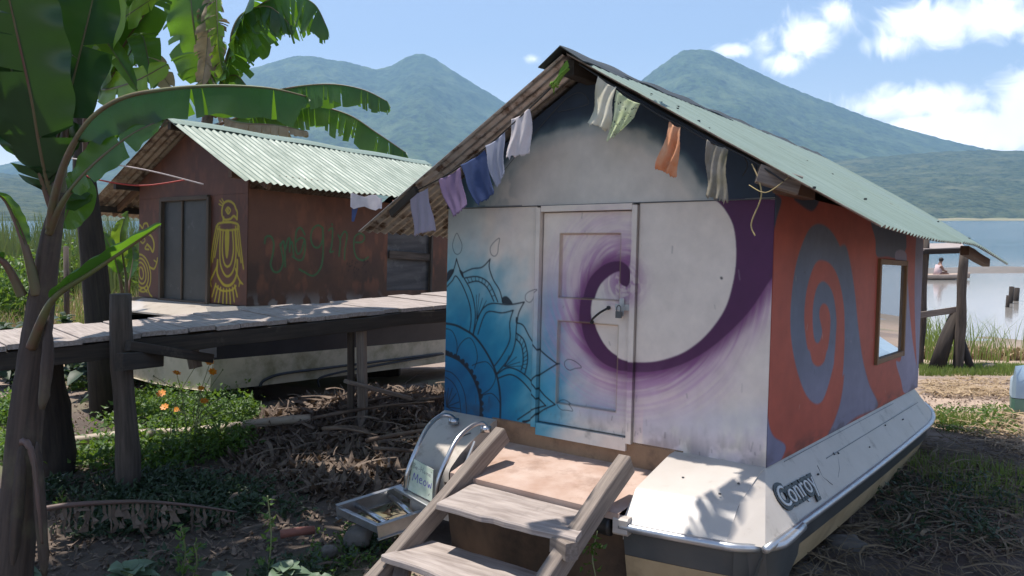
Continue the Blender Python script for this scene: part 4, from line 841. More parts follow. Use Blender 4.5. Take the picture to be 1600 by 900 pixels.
# ------------------------------------------------------------------ cloths strung under the eaves
def cloth(corners, label, mt, folds=4, amp=.018, e2=-.275, n=(26, 34), tat=0., seed=0, hole=False):
    r = np.random.default_rng(seed+3); TL, TR, BR, BL = [W1(*hit(x, y, 1, e2)) for x, y in corners]; rows = []; g = []
    ph = r.uniform(0, 6)
    for i in range(n[0]):
        a = i/(n[0]-1); row = []; gg = []
        for j in range(n[1]):
            b = j/(n[1]-1); p = (TL*(1-a)+TR*a)*(1-b)+(BL*(1-a)+BR*a)*b
            f = (math.sin((a**1.3)*folds*5.5+ph+b*(1.2+seed*.37))*(.6+.6*math.sin(seed*2.1+a*3))+.35*math.sin(a*17+seed+b*4))*amp*(.35+.65*b)+math.sin(a*folds*2.3+b*3+ph)*amp*.7*b; sag = .012*math.sin(a*math.pi)*(1-b)
            if b > .97: p = p+E3*r.normal()*.006*(1+tat*4)
            p = p+E2*f-E3*sag+E1*(.006*math.sin(b*7+ph)+r.normal()*.0008); row.append(p); gg.append((a, b, seed))
        rows.append(row); g.append(gg)
    A = np.array(rows); mb = MB(); idx = np.arange(n[0]*n[1]).reshape(n); fs = []
    for i in range(n[0]-1):
        for j in range(n[1]-1):
            if hole and r.random() < .05 and j > 4: continue
            if tat and j > n[1]*.82 and r.random() < tat: continue
            fs.append([idx[i, j], idx[i, j+1], idx[i+1, j+1], idx[i+1, j]])
    mb.add(A.reshape(-1, 3), fs, 0, np.array(g).reshape(-1, 3)); 
    o = mb.build('cloth', mt, smooth=True); s = o.modifiers.new('thick', 'SOLIDIFY'); s.thickness = .0016
    return tag(o, label, 'cloth', 'cloths strung along the cabin eaves')
def cm(n, c, c2=None, tr=.3): return mat(n, lin(c), lin(c2 or c), 8, .9, trans=tr, tcol=tuple(lin(c)*.8), bump=.0006, bscale=300)
cW = cm('white_cotton', (240, 232, 236), (222, 214, 218)); cL = cm('lilac_grey_cotton', (176, 168, 186)); cPu = cm('purple_cotton', (158, 134, 170), (140, 118, 156)); cB = cm('blue_cotton', (84, 100, 148), (66, 84, 130)); cG = cm('grey_white_cotton', (172, 176, 196)); cC = cm('cream_cotton', (236, 232, 218), (222, 216, 190)); cT = cm('pale_green_cotton', (230, 236, 212), (200, 212, 160)); cO = cm('orange_cotton', (232, 128, 60), (244, 196, 160)); cD = cm('grey_olive_cotton', (176, 168, 160), (120, 114, 88)); cLg = cm('lime_cotton', (150, 190, 90), (110, 160, 60))
cloth([(641, 302), (668, 294), (680, 360), (645, 368)], 'pale lilac grey cloth at the low left end of the string', cL, 2, .012, seed=1)
cloth([(683, 280), (718, 262), (731, 320), (706, 338)], 'purple cloth beside the blue cloth under the left eave', cPu, 1, .012, seed=2)
cloth([(719, 258), (757, 234), (772, 300), (745, 320)], 'dark blue cloth under the left eave', cB, 1, .012, seed=3)
cloth([(758, 228), (788, 206), (787, 270), (773, 293)], 'greyish white cloth between the blue and the bright white cloths', cG, 1, .012, seed=4)
cloth([(800, 186), (829, 168), (828, 238), (793, 247)], 'bright white wrinkled cloth halfway up the left eave', cW, 2, .018, seed=5)
cloth([(886, 94), (888, 108), (868, 138), (858, 132)], 'small crumpled lime green rag at the peak of the gable', cLg, 2, .02, e2=-.31, tat=.4, seed=6)
cloth([(934, 119), (963, 136), (951, 203), (918, 192)], 'cream cloth hanging right of the gable peak', cC, 2, .02, seed=7)
cloth([(964, 140), (1002, 162), (974, 204), (950, 221)], 'tattered pale green cloth full of holes', cT, 1, .012, seed=8, hole=True, tat=.15)
cloth([(1047, 188), (1065, 198), (1056, 278), (1026, 262)], 'orange cloth with a pale fold', cO, 1.5, .018, seed=9)
cloth([(1104, 218), (1136, 231), (1137, 317), (1101, 305)], 'grey and olive cloth at the right end of the string', cD, 2, .02, seed=10)
def cord(pts, r, name, label, mt, cat='cord', n=8, grp=None):
    mb = MB(); mb.tube(spl(pts, n), r, 6); return tag(mb.build(name, mt, smooth=True), label, cat, grp)
E0 = lambda x, y, e=-.272: W1(*hit(x, y, 1, e))
cord([E0(640, 303), E0(700, 272), E0(757, 232), E0(829, 168), E0(880, 118)], .0045, 'cord', 'thin dark cord carrying the cloths along the left eave', M['black'])
cord([E0(905, 100), E0(963, 137), E0(1030, 180), E0(1065, 197), E0(1110, 222), E0(1140, 233), E0(1180, 254), E0(1225, 283)], .0045, 'cord', 'thin dark cord carrying the cloths along the right eave', M['black'])
for a, lb in (([(1160, 241), (1168, 258), (1160, 275)], 'short dangling cord with a white tip near the right end'), ([(1180, 252), (1184, 290), (1187, 308)], 'straight black cord hanging beside the slate gable corner'), ([(1182, 252), (1205, 275), (1232, 300)], 'slack black wire running down to the beam end')):
    cord([E0(x, y, -.2) for x, y in a], .003, 'cord', lb, M['black'])
cord([E0(872, 175, -.01), E0(920, 162, -.05), E0(884, 155, -.015), E0(760, 300, -.012)], .0018, 'cord', 'faint wire stapled across the dark gable', M['band'])
M['twine'] = mat('yellow_twine', (.42, .34, .14), (.36, .27, .16), 9, .9)
cord([W1(.02, -.27, 1.50), W1(-.02, -.28, 1.42), W1(-.03, -.27, 1.34), W1(.02, -.25, 1.22), W1(-.0, -.25, 1.16)], .0035, 'twine', 'frayed yellow twine tied round the beam end', M['twine'])
cord([W1(.03, -.27, 1.40), W1(-.06, -.29, 1.36), W1(-.14, -.26, 1.42), W1(-.15, -.22, 1.45)], .0025, 'twine', 'loose loop of yellow twine below the beam end', M['twine'])
# ------------------------------------------------------------------ second boat cabin behind the walkway
H2 = thing('boat_cabin', 'rust brown cabin with yellow painted birds and green lettering behind the walkway', 'boat cabin', W2(1.1, 1.5, -.8))
C2 = Canvas(-.02, 2.5, -.02, 1.9, .006)
def brown(cv, sd):
    a = fbm(cv.U*3, cv.V*3, 5, sd); b = fbm(cv.U*12, cv.V*5, 4, sd+3)
    cv.c[:] = lin((92, 60, 42)); cv.mixin(sst(.35, .7, a)*.7, lin((60, 40, 31))); cv.mixin(sst(.5, .75, b)*.5, lin((138, 84, 56))); cv.mixin((1-sst(.0, .3, cv.V))*sst(.45, .6, b)*.7, lin((60, 46, 40)))
brown(C2, 101); C2.mixin(.5+0*C2.U, lin((96, 50, 34)))
def z5(l): return [FP(x/3, 250+y/3, O2) for x, y in l]
yl = lin((176, 158, 30))
def Y_(p, w=.024, **k): C2.stroke(z5(p), w, yl, .92, **k)
Y_([(1040, 235), (1048, 205), (1070, 192), (1095, 205), (1106, 230), (1112, 245), (1111, 278)]); Y_([(1111, 278), (1096, 262), (1080, 276), (1055, 280), (1042, 262), (1040, 235)]); Y_([(1058, 235), (1068, 222), (1080, 235), (1070, 252), (1058, 235)], .02); Y_([(1068, 234), (1069, 238)], .03)
Y_([(1050, 200), (1040, 182)], .014); Y_([(1044, 205), (1030, 190)], .014); Y_([(1040, 214), (1026, 206)], .014); Y_([(1048, 270), (1046, 292)], .03)
Y_([(1014, 312), (1030, 296), (1080, 292), (1112, 300), (1120, 314)]); Y_([(1018, 322), (1060, 330), (1116, 324)], .02)
for x0_, x1_, y1_ in ((1014, 985, 500), (1022, 996, 478), (1030, 1006, 455), (1119, 1141, 510), (1112, 1130, 480), (1104, 1120, 450)): Y_([(x0_, 312), ((x0_+x1_)/2-2, 400), (x1_, y1_)], .02)
Y_([(1034, 330), (1030, 430), (1036, 500), (1062, 545), (1092, 520), (1106, 440), (1102, 330)]); Y_([(1046, 332), (1042, 420), (1050, 480), (1066, 500), (1084, 480), (1094, 420), (1090, 332)]); C2.fill(z5([(1056, 335), (1074, 335), (1072, 420), (1064, 462), (1056, 430)]), yl, .9)
Y_([(1020, 470), (1018, 530), (1040, 575), (1065, 590), (1092, 575), (1110, 530), (1112, 470)], .03)
Y_([(1016, 500), (996, 545), (980, 575)], .022); Y_([(985, 560), (974, 590)], .016); Y_([(985, 565), (990, 592)], .016); Y_([(1104, 510), (1116, 550), (1130, 578)], .022); Y_([(1124, 565), (1138, 582)], .016); Y_([(1124, 568), (1120, 592)], .016)
for a, b, c, d in ((1012, 580, 994, 640), (1022, 590, 1006, 662), (1034, 598, 1024, 668), (1048, 604, 1044, 676), (1062, 606, 1062, 680), (1076, 604, 1080, 676), (1090, 598, 1098, 664), (1100, 588, 1112, 640)): Y_([(a, b), (c, d)], .022)
Y_([(1010, 590), (1040, 612), (1085, 610), (1106, 590)], .02)
# bird left of the door
Y_([(650, 345), (640, 325), (655, 305), (668, 320), (675, 300), (690, 298), (695, 322), (690, 345)], .022); Y_([(640, 350), (665, 340), (700, 350), (716, 370), (722, 400), (716, 430), (704, 410), (690, 395)], .028); Y_([(655, 375), (668, 362), (680, 376), (668, 390), (655, 375)], .018)
Y_([(690, 395), (680, 415), (698, 420)], .02); Y_([(642, 360), (640, 410), (650, 445)], .022)
for k, (rx, ry) in enumerate(((44, 88), (33, 70), (22, 50), (10, 28))): Y_([(662+rx*math.cos(t)+.1*ry*math.sin(t), 530+ry*math.sin(t)) for t in np.linspace(0, 6.28, 14)], .02)
Y_([(700, 500), (722, 510), (735, 480), (738, 460)], .022); Y_([(735, 480), (722, 470)], .016); Y_([(690, 590), (700, 625), (712, 640)], .022); Y_([(655, 610), (672, 600), (690, 620)], .02); Y_([(628, 470), (626, 560), (640, 612)], .02)
C3 = Canvas(-.02, 3.8, -.02, 1.36, .008); brown(C3, 141); C3.mixin(sst(.3, .9, C3.V)*.3, lin((130, 74, 50)))
def z6(l): return [SP(300+x/3, 250+y/3, O2) for x, y in l]
gr_ = lin((40, 92, 48))
for p in ([(340, 390), (345, 362), (368, 358), (382, 390), (378, 440), (368, 490), (384, 524), (410, 520), (426, 480), (420, 430), (412, 395)], [(414, 400), (430, 385), (436, 500)], [(436, 420), (448, 372), (458, 372), (456, 430)], [(456, 400), (468, 385), (476, 450)],
          [(528, 350), (508, 318), (488, 336), (484, 400), (494, 440), (512, 425), (524, 380)], [(486, 385), (505, 366), (526, 372), (530, 410), (520, 460), (500, 470), (470, 452)],
          [(612, 318), (590, 306), (564, 326), (556, 370), (570, 405), (594, 408), (612, 370), (612, 318)], [(612, 318), (614, 420), (604, 500), (568, 542), (520, 522), (502, 512)],
          [(640, 330), (658, 322), (654, 400), (646, 430), (662, 428)], [(655, 300), (657, 304)], [(684, 352), (694, 380), (688, 450)], [(692, 372), (712, 336), (726, 352), (716, 420), (714, 466)], [(766, 386), (796, 384), (808, 360), (788, 344), (762, 362), (758, 410), (770, 455), (800, 470), (826, 455)]):
    C3.stroke(z6(p), .022, gr_, .9); C3.stroke(z6(p), .007, lin((70, 130, 80)), .6)
for k in range(30): q = z6([(rng.uniform(720, 830), rng.uniform(470, 530))])[0]; C3.stroke([q, (q[0]+.004, q[1]+.004)], .016, lin((30, 18, 16)), .7)
C3.mixin((1-sst(.0, .22, C3.V+.1*fbm(C3.U*5, C3.V*5, 3, 9)))*sst(.5, .6, fbm(C3.U*9, C3.V*6, 4, 12))*.8, lin((150, 145, 140)))
Z2 = 2.04; SL2 = (Z2-1.22)/1.66
def roofz2(u): return Z2-SL2*abs(u-1.1)
mb = MB(); panel(mb, W2, 'f', 0, .70, 0, 1.2, .0, C2, st=.008, thick=.03); panel(mb, W2, 'f', 1.76, 2.3, 0, 1.2, .0, C2, st=.008, thick=.03); panel(mb, W2, 'f', .70, 1.76, 1.19, 1.2, .0, C2, st=.02, thick=.03)
panel(mb, W2, 'f', 0, 2.3, 1.202, 2, .0, C2, st=.02, thick=.03, top=lambda u: roofz2(u)-.05); mb.build('front_wall', M['mural'], H2)
mb = MB(); panel(mb, W2, 's', .008, 2.02, 0, 1.25, .004, C3, st=.008); panel(mb, W2, 's', 2.82, 3.7, 0, 1.25, .004, C3, st=.02); panel(mb, W2, 's', 2.02, 2.82, 0, .14, .004, C3, st=.02); panel(mb, W2, 's', 2.02, 2.82, 1.1, 1.25, .004, C3, st=.02); mb.build('side_wall', M['mural'], H2)
mb = MB(); mb.prism([W2(2.3, .03, 0), W2(2.3, 3.7, 0), W2(2.3, 3.7, 1.25), W2(2.3, .03, 1.25)], -E1*.03); mb.prism([W2(.03, 3.7, 0), W2(2.27, 3.7, 0), W2(2.27, 3.7, 1.2), W2(1.1, 3.7, 1.9), W2(.03, 3.7, 1.2)], -E2*.03); mb.prism([W2(0, .03, -.05), W2(2.2, .03, -.05), W2(2.2, 3.6, -.05), W2(0, 3.6, -.05)], -E3*.03); mb.build('rear_wall', M['darkwood'], H2)
mesh_m = mat('dark_insect_mesh', (.028, .03, .028), (.05, .05, .047), 3, .55, c3=(.14, .14, .13), s3=7, t3=(.6, .8))
mb = MB(); e = [(.72, -.02), (1.74, -.02), (1.74, 1.18), (.72, 1.18)]
for (a, b) in ((0, 1), (1, 2), (2, 3), (3, 0)):
    p, q = e[a], e[b]; mb.beam(W2(p[0], -.01, p[1]), W2(q[0], -.01, q[1]), .055 if a % 2 == 0 else .05, .05 if a % 2 == 0 else .055, up=E3 if a % 2 == 0 else E2)
M['greydoor'] = mat('grey_door_wood', (.12, .088, .065), (.06, .045, .035), 4, .8, coord='gc', stretch=(.6, 8, 8))
d2 = mb.build('door', M['greydoor'], H2); mb = MB(); mb.prism([W2(.74, .01, .0), W2(1.72, .01, .0), W2(1.72, .01, 1.16), W2(.74, .01, 1.16)], E2*.006); mb.build('screen', mesh_m, d2)
mb = MB(); mb.beam(W2(1.30, .0, .0), W2(1.30, .0, 1.16), .03, .02, up=E2); mb.build('mullion', M['greydoor'], d2)
mb = MB(); rows = [[W2(.02+.012*math.sin(j*2.2+i), v, .14+z) for z in np.linspace(0, .96, 14)] for i, (j, v) in enumerate(zip(range(20), np.linspace(2.03, 2.81, 20)))]; mb.grid(np.array(rows)); nf = mb.build('window', M['darkwood'] if False else mat('sagging_net', (.06, .058, .06), (.13, .12, .12), 1.5, .9, stretch=(1, 1, 9), c3=(.22, .21, .2), s3=2, t3=(.55, .75)), H2, smooth=True)
mb = MB(); mb.beam(W2(-.02, 2.80, 0), W2(-.02, 2.80, 1.2), .04, .05, up=E1); mb.beam(W2(-.015, 2.04, .60), W2(-.015, 2.78, .58), .10, .02, up=E1); mb.build('frame', M['post'], nf)
mb = MB(); sg2 = lambda v, t: -.012*t*math.sin(v*2.7)
corr(mb, O2, 1.085, -.40, Z2, 1.285, -.30, 3.75, sg2, nsl=10, seedj=11, over=.03, amp=.011, pitch=.085); mb.build('roof_slope', [M['green2'], M['rust']], H2, smooth=True)
mb = MB(); corr(mb, O2, 1.115, 3.22, Z2, 1.02, -.30, 3.75, sg2, nsl=10, seedj=12, over=.02, amp=.011, pitch=.085); mb.build('roof_slope', [M['green2'], M['rust']], H2, smooth=True)
mb = MB(); V = np.linspace(-.32, 3.8, 30); rows = np.array([[W2(1.1+l, v, Z2-SL2*abs(l)+.02+.006*math.sin(v*5)) for l in (-.16, -.08, 0, .08, .16)] for v in V]); mb.grid(rows); mb.grid(rows-E3*.005, flip=True); mb.build('ridge_cap', M['green'], H2, smooth=True)
for u, m_ in ((-.10, 'brownwood'), (2.35, 'darkwood'), (2.95, 'darkwood'), (1.1, 'darkwood')):
    mb = MB(); z = roofz2(u)-.075; z = z if u < 2.9 else 1.02+ (3.22-u)*.48-.06; mb.beam(W2(u, -.28, z), W2(u, 3.6, z), .06, .08, up=E3); mb.build('purlin', M[m_], H2)
for u0, u1 in ((1.06, -.30), (1.14, 3.05)):
    mb = MB(); mb.beam(W2(u0, .05, roofz2(u0)-.08), W2(u1, .05, roofz2(u1)-.08 if u1 < 0 else 1.05), .05, .08, up=E3); mb.build('rafter', M['brownwood'], H2)
M['navy'] = mat('navy_hull_band', (.014, .018, .028), (.03, .032, .04), 5, .4); M['cream2'] = mat('aged_cream_hull', (.60, .53, .42), (.46, .41, .31), 3, .5, c3=(.16, .15, .07), s3=2, t3=(.5, .75))
s2, h2_, rm2, _ = hull(O2, H2, (M['gel'], M['navy'], M['cream2']), bandz=-.53, ch=(.10, .33))
rm2.build('rub_rail', M['black'], H2, smooth=True)
mb = MB(); rows = [[W2(u, -.46, -.25), W2(u, -.46, -.5)] for u in np.linspace(-.19, 2.39, 10)]; mb.grid(np.array(rows)); mb.build('transom_band', M['navy'], H2)
mb = MB(); rows = [[W2(1.1+s_*1.24, -.46, -.5), W2(1.1+s_*1.13, -.43, -.68), W2(1.1+s_*.62, -.40, -.84), W2(1.1, -.40, -.90)] for s_ in np.linspace(-1, 1, 10)]
rows = [[W2(1.1+s_*1.24, -.46, -.5), W2(1.1+s_*1.18, -.43, -.86-.06*(1-abs(s_)))] for s_ in np.linspace(-1, 1, 11)]; mb.grid(np.array(rows)); mb.build('transom', M['cream2'], H2)
mb = MB(); mb.prism([W2(-.0, .0, -.01), W2(2.2, .0, -.01), W2(2.3, -.46, -.12), W2(-.1, -.46, -.12)], -E3*.02); mb.build('stern_deck', M['gel'], H2)
mb = MB()   # dark swoosh stripes along the cream hull
def hs(x, y, O=O2, off=.012):     # hull-2 side skin
    # plane through (u=-.14..-.0, z=-.5..-.68)
    p0 = O2+(-.145)*E1-.5*E3; nn = n_(np.cross(E2, .05*E1-.36*E3)); r = ray(x, y); return CAM+r*((nn@(p0-CAM))/(nn@r))-E1*off
for pts, w in (([(405, 604), (412, 594), (440, 584), (500, 576), (580, 566), (690, 552)], .016), ([(498, 604), (497, 592), (520, 584), (570, 574), (640, 562), (692, 553)], .013)):
    mb.tube(spl([hs(*p) for p in pts], 6), w, 6)
mb.build('stripe', M['navy'], H2, smooth=True)
mb = MB(); rows = [[W2(-.415+.03*math.sin(i), v, 1.27-.05*j+.02*math.sin(i*1.7+j)) for j in range(4)] for i, v in enumerate(np.linspace(1.05, 1.55, 8))]
mb.grid(np.array(rows)); o = mb.build('cloth', cW, smooth=True); tag(o, 'white crumpled rag draped over the eave of the brown cabin', 'cloth')
mb = MB(); rows = [[W2(-.415+.02*math.sin(i*2), v, 1.25-.04*j) for j in range(3)] for i, v in enumerate(np.linspace(1.70, 2.1, 6))]; mb.grid(np.array(rows)); tag(mb.build('cloth', cm('pink_cotton', (226, 160, 130)), smooth=True), 'pink rag lying on the eave of the brown cabin', 'cloth')
mb = MB(); rows = [[W2(-.36, 1.12+.12*t*(1-.7*b), 1.2-.24*b) for b in np.linspace(0, 1, 5)] for t in np.linspace(0, 1, 4)]; mb.grid(np.array(rows)); tag(mb.build('cloth', cB, smooth=True), 'small blue pennant hanging from the brown cabin eave', 'cloth')
M['redcord'] = mat('red_cord', (.45, .05, .04), None, 5, .6); M['whcord'] = mat('white_cord', (.6, .5, .5), None, 5, .6)
cord([P(100, 246, 7.6), P(220, 264, 7.7), P(318, 288, 7.9)], .008, 'cord', 'thin white clothesline reaching the brown cabin eave', M['whcord'])
cord([P(126, 268, 7.6), P(150, 280, 7.6), P(220, 290, 7.7), P(290, 281, 7.9)], .008, 'cord', 'sagging red cord in front of the brown gable', M['redcord'])
# ------------------------------------------------------------------ plank walkway
WK = thing('walkway', 'raised plank walkway with a sunlit grey deck running between the two cabins', 'walkway', (-2, 7, 0))
z = 1.10
near = [G(-160, 560, z), G(0, 548, z), G(385, 510, z), G(695, 480, z)]; far = [G(-200, 538, z), G(0, 521, z), G(330, 484, z), G(695, 450, z)]
dirn = n_(G(695, 480, z)-G(0, 548, z)); nE = G(695, 480, z)+dirn*2.2; start = near[0]-dirn*1.5
side = n_(np.array([-dirn[1], dirn[0], 0])); Ltot = (nE-start)@dirn
mb = MB(); s_ = 0; k = 0
while s_ < Ltot:
    w = random.uniform(.16, .24); c = start+dirn*(s_+w/2); pn = c
    # far edge distance interpolated from the traced far edge
    wd = .80+.012*s_*6*.5+random.uniform(-.04, .05)
    a = c-side*(random.uniform(.0, .05)); b = c+side*wd; dz = random.uniform(-.006, .008); tw = random.uniform(-.008, .008)
    mb.beam(a+[0, 0, dz], b+[0, 0, dz+tw], w-.006, .035, bev=.004); s_ += w
mb.build('deck', M['plank'], WK)
for off, nm in ((.05, 'beam'), (.72, 'beam')):
    mb = MB(); mb.beam(start+side*off-[0, 0, .09], nE+side*off-[0, 0, .09], .06, .12, rough=.008); mb.build(nm, M['darkwood'], WK)
def pole(p, r0, r1, z0, z1, name, mt, parent, lean=(0, 0), n=12, jit=.06, lab=None):
    zs = np.linspace(z0, z1, 10); pts = [(p[0]+lean[0]*(q-z0)+.008*math.sin(q*5), p[1]+lean[1]*(q-z0), q) for q in zs]; mb = MB(); mb.tube(pts, np.linspace(r0, r1, 10)*(1+.04*np.sin(zs*7)), n, jit=jit); o = mb.build(name, mt, parent, smooth=True)
    if lab: o['label'] = lab
    return o
b1 = G(201, 772, -.03); pole(b1, .082, .07, -.1, P(200, 460, b1[1])[2], 'post', M['post'], WK, lab='tall rough post standing in front of the deck')
b2 = G(90, 742, -.03); pole(b2, .135, .12, -.1, 1.0, 'post', M['bark'], WK, lean=(-.04, 0), jit=.1, lab='thick dark stump post')
b3 = G(567, 656, .1); mb = MB(); mb.beam((b3[0], b3[1], -.05), (b3[0]+.0, b3[1], 1.03), .07, .15, up=(0, 1, 0)); mb.build('post', M['wood'], WK); mb = MB(); mb.beam((b3[0]-.12, b3[1]+.03, -.05), (b3[0]-.10, b3[1]+.03, 1.03), .06, .05, up=(0, 1, 0)); mb.build('post', M['post'], WK)
mb = MB(); q = G(560, 600, .47); d_ = b3[1]; mb.beam(P(541, 596, d_-.15), P(640, 622, d_+.25), .10, .035); mb.build('brace', M['wood'], WK)
mb = MB(); mb.beam(P(186, 566, 5.35), P(250, 560, 5.9), .06, .12); mb.beam(P(200, 540, 5.5), P(330, 560, 6.3), .05, .07); mb.build('brace', M['darkwood'], WK)
mb = MB(); mb.beam(P(300, 548, 6.6), P(306, 575, 6.6), .10, .06); mb.build('brace', M['wood'], WK)
# dark trunk-like post behind the walkway on the left
TB = G(160, 560, .2); p_ = P(158, 498, 8.0); mb = MB(); mb.tube([(p_[0], p_[1], -.1), (p_[0]-.02, p_[1], .8), (p_[0]-.06, p_[1], 1.6), (p_[0]-.10, p_[1], 2.4), (p_[0]-.04, p_[1]-.05, 3.3), (p_[0]+.05, p_[1]-.1, 4.2)], [.15, .14, .12, .10, .09, .08], 12, jit=.08)
BT = thing('banana_plant', 'tall dark trunked banana plant left of the brown cabin with sunlit yellow green leaves', 'banana plant', (p_[0], p_[1], 0)); mb.build('trunk', M['bark'], BT, smooth=True)
# ------------------------------------------------------------------ jetty, canoe, mooring stakes on the lake side
J = thing('jetty', 'rickety post and rail jetty standing behind the right end of the cabin', 'jetty', G(1497, 575, -.4))
d_ = G(1497, 575, -.42)[1]; px = P(1497, 392, d_)
pole(G(1497, 580, -.42), .08, .065, -.6, px[2], 'post', M['post'], J); q = P(1438, 560, d_+.4); pole(q, .06, .055, -.6, P(1438, 372, d_+.4)[2], 'post', M['post'], J)
mb = MB(); mb.tube([P(1462, 578, d_-.1), P(1478, 530, d_-.05), P(1494, 488, d_)], [.12, .105, .085], 10, jit=.08); mb.build('prop', M['bark'], J, smooth=True)
mb = MB(); mb.tube([P(1519, 582, d_-.2), P(1502, 530, d_)], [.06, .05], 8); mb.build('prop', M['bark'], J, smooth=True)
mb = MB(); mb.beam(P(1425, 494, d_+.2), P(1506, 482, d_-.1), .03, .10, rough=.004); mb.build('rail', M['wood'], J)
mb = MB(); mb.beam(P(1425, 394, d_+.2), P(1500, 392, d_-.0), .10, .08, rough=.004); mb.build('rail', M['bark'], J)
mb = MB(); c_ = P(1430, 384, d_+.6); mb.prism([P(1425, 390, d_+.1), P(1508, 386, d_+.1), P(1502, 379, d_+1.2), P(1425, 381, d_+1.2)], (0, 0, -.03)); mb.build('deck', M['plank'], J)
cz = LAKE
cp = G(1447, 433, cz+.12); yw = cp[1]
def canoe():
    mb = MB(); rows = []; L_ = 4.4
    for t in np.linspace(-1, 1, 22):
        w = .36*(1-abs(t)**2.6); sh = .10*abs(t)**3; x = cp[0]+t*L_/2
        rows.append([(x, yw+s*w, cz+hh+sh) for s, hh in ((-1, .26), (-.85, .1), (-.3, -.02), (.3, -.02), (.85, .1), (1, .26))])
    A = np.array(rows); mb.grid(A); o = mb.build('canoe', mat('sun_bleached_canoe', (.55, .44, .36), (.40, .30, .24), 3, .7), smooth=True); s = o.modifiers.new('t', 'SOLIDIFY'); s.thickness = .03
    tag(o, 'long pale wooden canoe low on the lake behind the jetty', 'canoe')
canoe()
def person():
    me = bpy.data.meshes.new('person'); x, y, z = P(1466, 420, yw/1.0); s = 1.0; x = P(1466, 430, yw)[0]; z0 = cz+.10; y = yw
    v = [(x, y, z0+.12), (x+.03, y, z0+.35), (x+.08, y, z0+.58), (x+.13, y, z0+.72), (x+.17, y, z0+.86), (x-.02, y-.12, z0+.12), (x+.36, y-.14, z0+.26), (x+.62, y-.12, z0+.02), (x-.02, y+.12, z0+.12), (x+.36, y+.14, z0+.24), (x+.6, y+.12, z0+.02),
         (x+.10, y-.17, z0+.57), (x+.22, y-.22, z0+.36), (x+.42, y-.14, z0+.32), (x+.10, y+.17, z0+.57), (x+.24, y+.2, z0+.38), (x+.44, y+.1, z0+.34)]
    e = [(0, 1), (1, 2), (2, 3), (3, 4), (0, 5), (5, 6), (6, 7), (0, 8), (8, 9), (9, 10), (2, 11), (11, 12), (12, 13), (2, 14), (14, 15), (15, 16)]
    rr = [.15, .14, .15, .06, .105, .10, .075, .05, .10, .075, .05, .065, .045, .035, .065, .045, .035]
    r0 = (x, y, z0); me.from_pydata([(a-x, b-y, c-z0) for a, b, c in v], e, []); o = bpy.data.objects.new('person', me); C.objects.link(o); o.location = r0
    o.modifiers.new('s', 'SKIN'); sd = me.skin_vertices[0].data
    for i, r in enumerate(rr): sd[i].radius = (r, r)
    sd[0].use_root = True; m = o.modifiers.new('ss', 'SUBSURF'); m.levels = 1; m.render_levels = 2
    me.materials.append(mat('dusky_skin', (.24, .13, .09), None, 5, .6)); tag(o, 'seated person leaning forward in the pale canoe, holding a line', 'person')
    mb = MB()
    def blob(c, r, sx=1, sz=1): 
        rows = [[(c[0]+r*sx*math.sin(a)*math.cos(b), c[1]+r*math.sin(a)*math.sin(b), c[2]+r*sz*math.cos(a)) for b in np.linspace(0, 6.283, 12)] for a in np.linspace(0, math.pi, 8)]; mb.grid(np.array(rows))
    blob((x+.16, y, z0+.90), .115); mb.build('hair', mat('dark_hair', (.015, .012, .01), None, 5, .6), o, smooth=True)
    mb = MB(); mb.tube([(x-.01, y, z0+.10), (x+.03, y, z0+.34), (x+.09, y, z0+.62)], [.19, .175, .18], 12); mb.build('shirt', mat('pale_pink_shirt', (.55, .42, .42), None, 5, .8), o, smooth=True)
person()
for (x, y0, y1, r) in ((1578, 468, 448, .10), (1587, 464, 450, .12), (1573, 474, 462, .08)):
    q = G(x, y0+6, LAKE); mb = MB(); mb.tube([(q[0], q[1], LAKE-.5), (q[0]+.03, q[1], P(x, y1, q[1])[2])], r*.8, 8, jit=.1); tag(mb.build('mooring_stake', M['bark'], smooth=True), 'dark broken stake standing in the shallows at the right edge', 'stake', 'stakes in the shallows')
